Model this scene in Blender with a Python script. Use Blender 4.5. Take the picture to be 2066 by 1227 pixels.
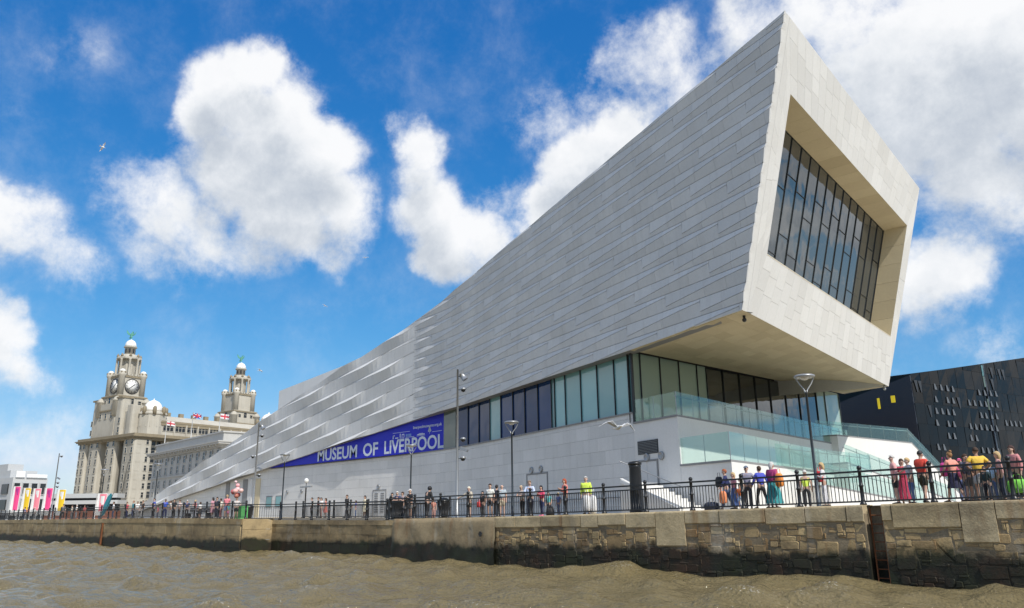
import bpy, bmesh, math, random
import numpy as np
from mathutils import Vector, Matrix
random.seed(7); RNG = np.random.default_rng(7)
SC = bpy.context.scene; COL = SC.collection
for o in list(bpy.data.objects): bpy.data.objects.remove(o)
R = math.radians
# World axes: +X runs south along the quay edge, +Y inland, Z up, water level 0.

# ------------------------------------------------------------------ camera
FPX, PITCH, ROLL = 1560.0, R(15.4), R(.75)
CAM = np.array([0, -28.64, 2.5]); Q = math.sqrt(.5)
_r0 = np.array([Q, Q, 0]); _f = np.array([-Q*math.cos(PITCH), Q*math.cos(PITCH), math.sin(PITCH)])
_u0 = np.cross(_r0, _f)
_r = _r0*math.cos(ROLL) - _u0*math.sin(ROLL); _u = _u0*math.cos(ROLL) + _r0*math.sin(ROLL)
cd = bpy.data.cameras.new('camera'); cam = bpy.data.objects.new('camera', cd); COL.objects.link(cam)
cd.sensor_width = 36; cd.lens = 36*FPX/2066; cd.clip_start = .3; cd.clip_end = 9000
cam.matrix_world = Matrix(((_r[0], _u[0], -_f[0], CAM[0]), (_r[1], _u[1], -_f[1], CAM[1]),
                           (_r[2], _u[2], -_f[2], CAM[2]), (0, 0, 0, 1)))
SC.camera = cam
def ray(x, y): return _f + _r*(x-1033)/FPX + _u*(613.5-y)/FPX
def onplane(x, y, p0, n):
    d = ray(x, y); return CAM + d*(((np.asarray(p0, float)-CAM) @ n)/(d @ n))
def ont(x, y, t): return onplane(x, y, (0, t, 0), np.array([0, 1., 0]))   # survey helper: a sight line met with a plane at inland distance t
def onz(x, y, z): return onplane(x, y, (0, 0, z), np.array([0, 0, 1.]))

# ------------------------------------------------------------------ sun, sky, exposure
SUN_EL, SUN_A = R(47), R(11.5)                 # sun stands in the south (+X), a little to the river side
SUND = Vector((math.cos(SUN_EL)*math.cos(SUN_A), -math.cos(SUN_EL)*math.sin(SUN_A), math.sin(SUN_EL)))
sl = bpy.data.lights.new('sun', 'SUN'); sun = bpy.data.objects.new('sun', sl); COL.objects.link(sun)
sl.energy = 3.0; sl.angle = R(.53); sl.color = (1, .955, .88)
sun.rotation_euler = SUND.to_track_quat('Z', 'Y').to_euler(); sun.location = (30, -40, 80)
SC.view_settings.view_transform = 'Standard'; SC.view_settings.look = 'None'
SC.view_settings.exposure = 0.58; SC.view_settings.gamma = 1
SKY_STRENGTH = .098

W = bpy.data.worlds.new('World'); SC.world = W; W.use_nodes = True
nt = W.node_tree; nt.nodes.clear()
class NT:
    def __init__(s, t): s.t = t
    def n(s, typ, ins=None, **kw):
        nd = s.t.nodes.new(typ)
        for k, v in kw.items(): setattr(nd, k, v)
        for k, v in (ins or {}).items():
            so = nd.inputs[k]
            if isinstance(v, bpy.types.NodeSocket): s.t.links.new(v, so)
            elif isinstance(v, bpy.types.Node): s.t.links.new(v.outputs[0], so)
            else: so.default_value = v
        return nd
    def math(s, op, a, b=0., c=None, clamp=False):
        i = {0: a, 1: b}
        if c is not None: i[2] = c
        return s.n('ShaderNodeMath', i, operation=op, use_clamp=clamp)
    def vmath(s, op, a, b=(0, 0, 0)):
        return s.n('ShaderNodeVectorMath', {0: a, 1: b}, operation=op)
    def ramp(s, fac, stops, interp='LINEAR'):
        nd = s.n('ShaderNodeValToRGB', {0: fac}); cr = nd.color_ramp; cr.interpolation = interp
        while len(cr.elements) > 1: cr.elements.remove(cr.elements[-1])
        for i, (p, c) in enumerate(stops):
            e = cr.elements[0] if i == 0 else cr.elements.new(p)
            e.position = p; e.color = c if len(c) == 4 else (*c, 1)
        return nd
    def mix(s, fac, a, b, blend='MIX'):
        nd = s.n('ShaderNodeMix', {}, data_type='RGBA', blend_type=blend)
        for idx, v in ((0, fac), (6, a), (7, b)):
            so = nd.inputs[idx]
            if isinstance(v, bpy.types.NodeSocket): s.t.links.new(v, so)
            elif isinstance(v, bpy.types.Node): s.t.links.new(v.outputs[0], so)
            else: so.default_value = v if not isinstance(v, tuple) or len(v) == 4 else (*v, 1)
        return nd.outputs[2]
# cumulus banks: (x, y, radius, weight) sighted from the boat, turned into sky directions
BANKS = [(520,150,85,1),(455,190,95,1),(545,250,125,1.1),(405,240,80,.9),(610,330,115,1.1),(480,340,125,1.05),
 (690,430,95,1),(580,440,110,1),(330,410,95,.72),(255,385,75,.55),(410,470,105,.78),(640,490,80,.8),(290,480,75,.5),(520,500,90,.6),
 (840,290,66,.8),(800,260,45,.5),(880,270,40,.5),(860,345,60,.65),(905,410,85,.85),(965,465,85,.9),(925,505,60,.8),(1030,400,65,.42),(1010,470,50,.5),
 (1105,250,85,.45),(1195,235,62,.45),(1170,360,95,1.15),(1245,300,70,1.1),(1110,420,62,1),(1065,465,32,.6),
 (1300,120,90,.66),(1250,165,65,.58),(1385,180,90,.58),(1490,60,90,.6),(1320,260,70,.42),(1460,120,60,.5),
 (1620,20,110,.62),(1720,60,110,.7),(1850,140,190,1.05),(2010,90,190,1.15),(1960,270,190,1.0),(1840,300,110,.9),(2050,330,150,.8),(1960,400,110,.5),
 (1920,530,85,.95),(1860,560,80,.8),(1975,505,48,.7),(1890,600,60,.5),(2010,690,80,.3),(1900,640,50,.35),
 (55,460,85,.62),(140,515,62,.45),(0,440,85,.7),(170,545,40,.35),(20,640,62,.7),(20,715,75,.6),(-40,680,90,.8),(70,760,60,.4),
 (190,85,85,.22),(110,100,60,.18),(45,235,30,.15),(100,880,120,.26),(30,900,110,.34),(150,950,80,.26),(230,900,80,.15),(440,760,60,.12),
 (2200,150,230,1.1),(2250,420,160,.7),(-160,520,120,.8),(-230,250,150,.8),(1500,-160,150,.7),(900,-220,160,.7)]
g = bpy.data.node_groups.new('cloud_density', 'ShaderNodeTree')
g.interface.new_socket('Dir', in_out='INPUT', socket_type='NodeSocketVector')
g.interface.new_socket('D', in_out='OUTPUT', socket_type='NodeSocketFloat')
G = NT(g); gi = g.nodes.new('NodeGroupInput'); go = g.nodes.new('NodeGroupOutput')
d0 = gi.outputs[0]
wn = G.n('ShaderNodeTexNoise', {'Vector': d0, 'Scale': 6.0, 'Detail': 6.0, 'Roughness': .6})
wv = G.vmath('SCALE', G.vmath('SUBTRACT', wn.outputs['Color'], (.5, .5, .5))); wv.inputs[3].default_value = .12
dw = G.vmath('ADD', d0, wv)
acc = None
for x, y, r_, w_ in BANKS:
    c = ray(x, y); c /= np.linalg.norm(c); e = ray(x, y-r_); e /= np.linalg.norm(e); rad = float(np.linalg.norm(c-e))
    dist = G.n('ShaderNodeVectorMath', {0: dw, 1: tuple(c)}, operation='DISTANCE')
    v = G.n('ShaderNodeMapRange', {0: dist.outputs['Value'], 1: rad*1.45, 2: rad*.25, 3: 0., 4: w_}, interpolation_type='SMOOTHSTEP')
    acc = v if acc is None else G.math('SMOOTH_MAX', acc, v, .14)
# out-of-view sky: broken cumulus from noise, cover raised to brighten shaded walls
sep = G.n('ShaderNodeSeparateXYZ', {0: d0})
zz = G.math('ADD', G.math('MAXIMUM', sep.outputs[2], 0.), .22)
pl = G.vmath('DIVIDE', d0, G.n('ShaderNodeCombineXYZ', {0: zz, 1: zz, 2: zz}))
gn = G.n('ShaderNodeTexNoise', {'Vector': pl, 'Scale': 1.7, 'Detail': 7.0, 'Roughness': .55})
gen = G.n('ShaderNodeMapRange', {0: gn.outputs[0], 1: .43, 2: .60, 3: 0., 4: 1.})
vdot = G.n('ShaderNodeVectorMath', {0: d0, 1: tuple(_f)}, operation='DOT_PRODUCT')
outv = G.n('ShaderNodeMapRange', {0: vdot.outputs['Value'], 1: .80, 2: .68, 3: 0., 4: 1.}, interpolation_type='SMOOTHSTEP')
acc = G.math('MAXIMUM', acc, G.math('MULTIPLY', gen, outv))
fn = G.n('ShaderNodeTexNoise', {'Vector': d0, 'Scale': 10.0, 'Detail': 12.0, 'Roughness': .68, 'Distortion': .1})
fine = G.math('MULTIPLY', G.math('SUBTRACT', fn.outputs[0], .5), 1.8)
hasd = G.n('ShaderNodeMapRange', {0: acc, 1: .02, 2: .3, 3: 0., 4: 1.})
g.links.new(G.math('ADD', acc, G.math('MULTIPLY', fine, hasd)).outputs[0], go.inputs[0])

N = NT(nt)
tc = N.n('ShaderNodeTexCoord'); DIR = tc.outputs['Generated']
sky = N.n('ShaderNodeTexSky', sky_type='NISHITA', sun_disc=False, sun_elevation=SUN_EL, sun_rotation=R(90)+SUN_A,
          air_density=1.0, dust_density=.35, ozone_density=1.9, altitude=0)
def dens(v):
    nd = nt.nodes.new('ShaderNodeGroup'); nd.node_tree = g; nt.links.new(v, nd.inputs[0]); return nd.outputs[0]
D0 = dens(DIR)
D1 = dens(N.vmath('ADD', DIR, (SUND.x*.03, SUND.y*.03, .052)).outputs[0])
mask = N.n('ShaderNodeMapRange', {0: D0, 1: .04, 2: .84, 3: 0., 4: 1.}, interpolation_type='SMOOTHSTEP')
mot = N.n('ShaderNodeTexNoise', {'Vector': DIR, 'Scale': 17., 'Detail': 8., 'Roughness': .6})
thick = N.n('ShaderNodeMapRange', {0: N.math('ADD', D1, N.math('MULTIPLY', N.math('SUBTRACT', mot.outputs[0], .5), .8)), 1: .15, 2: 1.5, 3: 0., 4: 1.})
ccol = N.ramp(thick, [(0, (.97, .975, .985)), (.35, (.84, .865, .895)), (.7, (.62, .665, .725)), (1, (.47, .525, .61))])
sps = N.n('ShaderNodeSeparateColor', {0: sky.outputs[0]})     # photograph's contrasty blue: per-channel response
sg_ = N.math('MULTIPLY', N.math('POWER', N.math('MULTIPLY', sps.outputs[1], .30), .93), 2.30)
sr_ = N.math('MINIMUM', N.math('MULTIPLY', N.math('POWER', N.math('MULTIPLY', sps.outputs[0], .30), 1.8), 1.30), N.math('MULTIPLY', sg_, .80))
sb_ = N.math('MULTIPLY', N.math('POWER', N.math('MULTIPLY', sps.outputs[2], .30), .577), 3.81)
skyc = N.n('ShaderNodeCombineColor', {0: sr_, 1: sg_, 2: sb_}).outputs[0]
b1 = N.n('ShaderNodeBackground', {0: skyc, 1: SKY_STRENGTH})
b2 = N.n('ShaderNodeBackground', {0: ccol.outputs[0], 1: .68})
mx = N.n('ShaderNodeMixShader', {0: N.math('MULTIPLY', mask, .97), 1: b1, 2: b2})
N.n('ShaderNodeOutputWorld', {0: mx})

# ------------------------------------------------------------------ helpers
class MB:
    def __init__(s): s.v = []; s.f = []; s.m = []; s.t = []; s.sm = []
    def add(s, vs, fs, mi=0, tint=.5, smooth=False):
        b = len(s.v); s.v += [tuple(map(float, p)) for p in vs]; s.t += [tint]*len(vs)
        for f in fs: s.f.append(tuple(b+i for i in f)); s.m.append(mi); s.sm.append(smooth)
        return s
    def prism(s, lo, hi, mi=0, tint=.5):
        n = len(lo); fs = [tuple(range(n))[::-1], tuple(range(n, 2*n))]
        fs += [(i, (i+1) % n, n+(i+1) % n, n+i) for i in range(n)]
        return s.add(list(lo)+list(hi), fs, mi, tint)
    def box(s, x0, x1, y0, y1, z0, z1, mi=0, tint=.5):
        return s.prism([(x0,y0,z0),(x1,y0,z0),(x1,y1,z0),(x0,y1,z0)], [(x0,y0,z1),(x1,y0,z1),(x1,y1,z1),(x0,y1,z1)], mi, tint)
    def bar(s, a, b, w, h, mi=0, up=(0, 0, 1)):        # rectangular bar from a to b
        a, b = Vector(a), Vector(b); d = (b-a).normalized(); u = Vector(up)
        if abs(d.dot(u)) > .98: u = Vector((1, 0, 0))
        x = d.cross(u).normalized(); y = x.cross(d)
        q = [(-w/2, -h/2), (w/2, -h/2), (w/2, h/2), (-w/2, h/2)]
        return s.prism([a+x*p+y*r for p, r in q], [b+x*p+y*r for p, r in q], mi)
    def tube(s, pts, rad, n=8, mi=0, cap=True, smooth=True):
        pts = [Vector(p) for p in pts]; rad = rad if isinstance(rad, (list, tuple)) else [rad]*len(pts)
        vs = []; ref = None
        for i, p in enumerate(pts):
            d = (pts[min(i+1, len(pts)-1)]-pts[max(i-1, 0)]).normalized()
            if ref is None: ref = Vector((0, 0, 1)) if abs(d.z) < .9 else Vector((1, 0, 0))
            x = d.cross(ref).normalized(); y = d.cross(x)
            vs += [p+(x*math.cos(2*math.pi*k/n)+y*math.sin(2*math.pi*k/n))*rad[i] for k in range(n)]
        fs = [(i*n+k, i*n+(k+1) % n, (i+1)*n+(k+1) % n, (i+1)*n+k) for i in range(len(pts)-1) for k in range(n)]
        s.add(vs, fs, mi, smooth=smooth)
        if cap:
            b = len(s.v)-len(vs); e = b+(len(pts)-1)*n
            s.f.append(tuple(range(b, b+n))); s.m.append(mi); s.sm.append(False)
            s.f.append(tuple(range(e, e+n))[::-1]); s.m.append(mi); s.sm.append(False)
        return s
    def lathe(s, prof, c=(0, 0, 0), n=12, mi=0, smooth=True, sx=1, sy=1):
        vs = [(c[0]+r*sx*math.cos(2*math.pi*k/n), c[1]+r*sy*math.sin(2*math.pi*k/n), c[2]+z) for r, z in prof for k in range(n)]
        fs = [(i*n+k, i*n+(k+1) % n, (i+1)*n+(k+1) % n, (i+1)*n+k) for i in range(len(prof)-1) for k in range(n)]
        s.add(vs, fs, mi, smooth=smooth); b = len(s.v)-len(vs)
        if prof[0][0] > .001: s.f.append(tuple(range(b, b+n))[::-1]); s.m.append(mi); s.sm.append(False)
        if prof[-1][0] > .001: e = b+(len(prof)-1)*n; s.f.append(tuple(range(e, e+n))); s.m.append(mi); s.sm.append(False)
        return s
    def ball(s, c, r, n=10, mi=0, sz=1., lo=-1.):
        k = max(4, n//2); a0 = math.asin(lo)
        return s.lathe([(r*math.cos(a0+(math.pi/2-a0)*i/k), r*sz*math.sin(a0+(math.pi/2-a0)*i/k)) for i in range(k+1)], c, n, mi)
    def mesh(s, name, mats):
        me = bpy.data.meshes.new(name); me.from_pydata(s.v, [], s.f)
        for m_ in (mats if isinstance(mats, (list, tuple)) else [mats]): me.materials.append(MAT(m_))
        me.polygons.foreach_set('material_index', s.m); me.polygons.foreach_set('use_smooth', s.sm)
        at = me.attributes.new('tint', 'FLOAT', 'POINT'); at.data.foreach_set('value', s.t)
        me.update(); return me
    def build(s, name, mats, parent=None, loc=None, **kw): return link(name, s.mesh(name, mats), parent, loc, **kw)
def link(name, data, parent=None, loc=None, rz=None, label=None, cat=None, group=None, kind=None):
    o = bpy.data.objects.new(name, data); COL.objects.link(o)
    if parent is not None: o.parent = parent
    if loc is not None: o.location = loc
    if rz is not None: o.rotation_euler = (0, 0, rz)
    for k, v in (('label', label), ('category', cat), ('group', group), ('kind', kind)):
        if v: o[k] = v
    return o
def thing(name, label, cat, loc=(0, 0, 0), rz=0, group=None): return link(name, None, None, loc, rz, label, cat, group)
def copy_tree(o, parent=None):
    c = o.copy(); COL.objects.link(c); c.parent = parent
    for ch in KIDS.get(o.name, list(o.children)): copy_tree(ch, c)
    return c
KIDS = {}
def curve_interp(x, pts): return float(np.interp(x, [p[0] for p in pts], [p[1] for p in pts]))
ZQ = [(-3000, 3.0), (-121, 2.98), (-77, 2.83), (-58, 2.62), (-39.5, 2.48), (-28, 2.53), (-6.7, 2.82), (40, 3.0), (3000, 3.0)]
def zq(s): return curve_interp(s, ZQ)

# ------------------------------------------------------------------ materials
_M = {}
def MAT(n):
    if not isinstance(n, str): return n
    if n not in _M: _M[n] = MATF[n](n) if n in MATF else plain(n, (.5, .5, .5))
    return _M[n]
def newmat(n):
    m = bpy.data.materials.new(n); m.use_nodes = True; m.node_tree.nodes.clear(); return m, NT(m.node_tree)
def finish(T, **ins):
    b = T.n('ShaderNodeBsdfPrincipled', ins); T.n('ShaderNodeOutputMaterial', {0: b}); return b
def plain(n, c, rough=.6, metal=0., spec=.5, var=.12, scale=6., bump=0., bs=60.):
    m, T = newmat(n); tcn = T.n('ShaderNodeTexCoord')
    no = T.n('ShaderNodeTexNoise', {'Vector': tcn.outputs['Object'], 'Scale': scale, 'Detail': 5., 'Roughness': .6})
    a = tuple(max(0, v*(1-var)) for v in c); b = tuple(min(1, v*(1+var)) for v in c)
    col = T.mix(no.outputs[0], a, b)
    ins = {'Base Color': col, 'Roughness': rough, 'Metallic': metal, 'Specular IOR Level': spec}
    if bump:
        bn = T.n('ShaderNodeTexNoise', {'Vector': tcn.outputs['Object'], 'Scale': bs, 'Detail': 4.})
        ins['Normal'] = T.n('ShaderNodeBump', {'Height': bn.outputs[0], 'Strength': bump, 'Distance': .02}).outputs[0]
    finish(T, **ins); return m
def stone(n, c, c2=None, rough=.75, tintamt=.16, stain=.1, sscale=.35, streak=.0, bump=.15, dirt=(.2, .18, .14)):
    """stone with a per-block tint attribute, mottling and rain streaks"""
    m, T = newmat(n); ge = T.n('ShaderNodeNewGeometry'); pos = ge.outputs['Position']
    at = T.n('ShaderNodeAttribute', attribute_name='tint')
    base = T.mix(at.outputs['Fac'], tuple(v*(1-tintamt) for v in c), c2 or tuple(min(1, v*(1+tintamt)) for v in c))
    n1 = T.n('ShaderNodeTexNoise', {'Vector': pos, 'Scale': sscale, 'Detail': 6., 'Roughness': .65})
    n2 = T.n('ShaderNodeTexNoise', {'Vector': pos, 'Scale': 9., 'Detail': 4., 'Roughness': .7})
    col = T.mix(T.n('ShaderNodeMapRange', {0: n1.outputs[0], 1: .42, 2: .75, 3: 0., 4: stain}).outputs[0], base, dirt)
    col = T.mix(T.n('ShaderNodeMapRange', {0: n2.outputs[0], 1: .3, 2: .7, 3: -.0, 4: .16}).outputs[0], col, tuple(v*.55 for v in c))
    if streak:
        sv = T.vmath('MULTIPLY', pos, (2.4, 2.4, .12))
        n3 = T.n('ShaderNodeTexNoise', {'Vector': sv, 'Scale': 1., 'Detail': 5., 'Roughness': .6})
        col = T.mix(T.n('ShaderNodeMapRange', {0: n3.outputs[0], 1: .5, 2: .8, 3: 0., 4: streak}).outputs[0], col, dirt)
    bp = T.n('ShaderNodeBump', {'Height': n2.outputs[0], 'Strength': bump, 'Distance': .02})
    finish(T, **{'Base Color': col, 'Roughness': rough, 'Specular IOR Level': .35, 'Normal': bp.outputs[0]}); return m
def glass_dark(n, c, rough=.03, spec=.9, wob=.004, var=.3):
    m, T = newmat(n); ge = T.n('ShaderNodeNewGeometry'); oi = T.n('ShaderNodeObjectInfo')
    col = T.mix(oi.outputs['Random'], tuple(v*(1-var) for v in c), tuple(v*(1+var) for v in c))
    no = T.n('ShaderNodeTexNoise', {'Vector': ge.outputs['Position'], 'Scale': .8, 'Detail': 1.})
    bp = T.n('ShaderNodeBump', {'Height': no.outputs[0], 'Strength': .25, 'Distance': wob*10})
    finish(T, **{'Base Color': col, 'Roughness': rough, 'Specular IOR Level': spec, 'IOR': 1.6, 'Normal': bp.outputs[0]}); return m
def glass_clear(n, tint=(.84, .935, .905), refl=.10):
    m, T = newmat(n)
    tr = T.n('ShaderNodeBsdfTransparent', {0: (*tint, 1)}); gl = T.n('ShaderNodeBsdfGlossy', {0: (.9, 1, .97, 1), 'Roughness': .03})
    df = T.n('ShaderNodeBsdfDiffuse', {0: (.45, .63, .59, 1)})
    ge = T.n('ShaderNodeNewGeometry'); dt = T.math('ABSOLUTE', T.n('ShaderNodeVectorMath', {0: ge.outputs['Normal'], 1: ge.outputs['Incoming']}, operation='DOT_PRODUCT').outputs['Value'])
    fr = T.math('MULTIPLY', T.math('POWER', T.math('SUBTRACT', 1., dt), 4.), .7)
    m1 = T.n('ShaderNodeMixShader', {0: .045, 1: tr, 2: df})
    m2 = T.n('ShaderNodeMixShader', {0: T.math('ADD', fr, .035), 1: m1, 2: gl}); T.n('ShaderNodeOutputMaterial', {0: m2}); return m
def quay_stone(n, c, c2, wet=(.010, .011, .007), tide=1.0, rust=True, bump=.5):
    """old dock stone: per-block tint, soot and lichen mottling, tide band of weed, rust runs"""
    m, T = newmat(n); ge = T.n('ShaderNodeNewGeometry'); pos = ge.outputs['Position']
    at = T.n('ShaderNodeAttribute', attribute_name='tint'); sp = T.n('ShaderNodeSeparateXYZ', {0: pos})
    base = T.mix(at.outputs['Fac'], c, c2)
    n1 = T.n('ShaderNodeTexNoise', {'Vector': pos, 'Scale': 1.1, 'Detail': 7., 'Roughness': .68})
    n2 = T.n('ShaderNodeTexNoise', {'Vector': pos, 'Scale': 14., 'Detail': 5., 'Roughness': .7})
    n4 = T.n('ShaderNodeTexNoise', {'Vector': pos, 'Scale': .5, 'Detail': 6., 'Roughness': .7})
    col = T.mix(T.n('ShaderNodeMapRange', {0: n1.outputs[0], 1: .45, 2: .72, 3: 0., 4: .5}).outputs[0], base, (.085, .068, .042))
    col = T.mix(T.n('ShaderNodeMapRange', {0: n2.outputs[0], 1: .35, 2: .72, 3: 0., 4: .38}).outputs[0], col, (.10, .08, .05))
    col = T.mix(T.n('ShaderNodeMapRange', {0: n4.outputs[0], 1: .6, 2: .72, 3: 0., 4: .45}).outputs[0], col, (.50, .48, .43))
    if rust:
        sv = T.vmath('MULTIPLY', pos, (1.5, 1.5, .16))
        n3 = T.n('ShaderNodeTexNoise', {'Vector': sv, 'Scale': 1., 'Detail': 4., 'Roughness': .55})
        col = T.mix(T.n('ShaderNodeMapRange', {0: n3.outputs[0], 1: .57, 2: .72, 3: 0., 4: .62}).outputs[0], col, (.21, .085, .022))
    n6 = T.n('ShaderNodeTexNoise', {'Vector': T.vmath('MULTIPLY', pos, (.55, .55, .12)), 'Scale': 1., 'Detail': 6., 'Roughness': .65})
    col = T.mix(T.n('ShaderNodeMapRange', {0: n6.outputs[0], 1: .56, 2: .70, 3: 0., 4: .5}).outputs[0], col, (.52, .49, .42))
    n7 = T.n('ShaderNodeTexNoise', {'Vector': T.vmath('ADD', T.vmath('MULTIPLY', pos, (.22, .22, .5)), (7, 3, 1)), 'Scale': 1., 'Detail': 5., 'Roughness': .6})
    col = T.mix(T.n('ShaderNodeMapRange', {0: n7.outputs[0], 1: .50, 2: .68, 3: 0., 4: .62}).outputs[0], col, (.07, .055, .038))
    hz = T.math('ADD', sp.outputs[2], T.math('MULTIPLY', T.math('ADD', T.math('SUBTRACT', n1.outputs[0], .5), T.math('SUBTRACT', n7.outputs[0], .5)), 1.2))
    wf = T.n('ShaderNodeMapRange', {0: hz, 1: tide+.22, 2: tide-.22, 3: 0., 4: .97}, interpolation_type='SMOOTHSTEP')
    wcol = T.ramp(n4.outputs[0], [(.35, (.014, .022, .008)), (.52, wet), (.66, (.036, .018, .010))]).outputs[0]
    col = T.mix(wf.outputs[0], col, wcol)
    rg = T.n('ShaderNodeMapRange', {0: wf.outputs[0], 1: 0., 2: 1., 3: .85, 4: .6})
    bp = T.n('ShaderNodeBump', {'Height': T.math('ADD', n2.outputs[0], n1.outputs[0]), 'Strength': bump, 'Distance': .05})
    finish(T, **{'Base Color': col, 'Roughness': rg.outputs[0], 'Specular IOR Level': .35, 'Normal': bp.outputs[0]}); return m
def water_mat(n):
    m, T = newmat(n); ge = T.n('ShaderNodeNewGeometry'); pos = ge.outputs['Position']
    n1 = T.n('ShaderNodeTexNoise', {'Vector': pos, 'Scale': .3, 'Detail': 4.})
    n2 = T.n('ShaderNodeTexNoise', {'Vector': T.vmath('MULTIPLY', pos, (1., 1.5, 1.)), 'Scale': 3.2, 'Detail': 5., 'Roughness': .6})
    n3 = T.n('ShaderNodeTexNoise', {'Vector': pos, 'Scale': 11., 'Detail': 3.})
    at = T.n('ShaderNodeAttribute', attribute_name='tint')
    col = T.mix(n1.outputs[0], (.17, .134, .062), (.22, .175, .088))
    foam_glint = T.math('MULTIPLY', T.n('ShaderNodeMapRange', {0: at.outputs['Fac'], 1: .66, 2: .95, 3: 0., 4: 1.}).outputs[0],
                T.n('ShaderNodeMapRange', {0: n3.outputs[0], 1: .60, 2: .66, 3: 0., 4: 1.}).outputs[0])
    col = T.mix(T.math('MULTIPLY', foam_glint, .5).outputs[0], col, (.72, .70, .64))  # pale crest flecks: foam, and glints painted into the colour
    n5 = T.n('ShaderNodeTexNoise', {'Vector': T.vmath('MULTIPLY', pos, (1., 1.6, 1.)), 'Scale': 1.3, 'Detail': 3., 'Distortion': .6})
    h = T.math('ADD', T.math('ADD', T.math('MULTIPLY', T.math('ABSOLUTE', T.math('SUBTRACT', n2.outputs[0], .5)), -.34), T.math('MULTIPLY', n3.outputs[0], .045)), T.math('MULTIPLY', n5.outputs[0], .22))
    bp = T.n('ShaderNodeBump', {'Height': h, 'Strength': .95, 'Distance': 1.})
    finish(T, **{'Base Color': col, 'Roughness': .07, 'IOR': 1.33, 'Specular IOR Level': .5, 'Normal': bp.outputs[0]}); return m
def paving(n):
    m, T = newmat(n); ge = T.n('ShaderNodeNewGeometry')
    br = T.n('ShaderNodeTexBrick', {'Vector': ge.outputs['Position'], 'Color1': (.54, .46, .33, 1), 'Color2': (.48, .41, .29, 1), 'Mortar': (.25, .24, .22, 1),
             'Scale': 1., 'Mortar Size': .008, 'Brick Width': .9, 'Row Height': .6})
    no = T.n('ShaderNodeTexNoise', {'Vector': ge.outputs['Position'], 'Scale': .6, 'Detail': 6.})
    finish(T, **{'Base Color': T.mix(T.math('MULTIPLY', no.outputs[0], .4).outputs[0], br.outputs[0], (.28, .26, .23)), 'Roughness': .85}); return m
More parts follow.
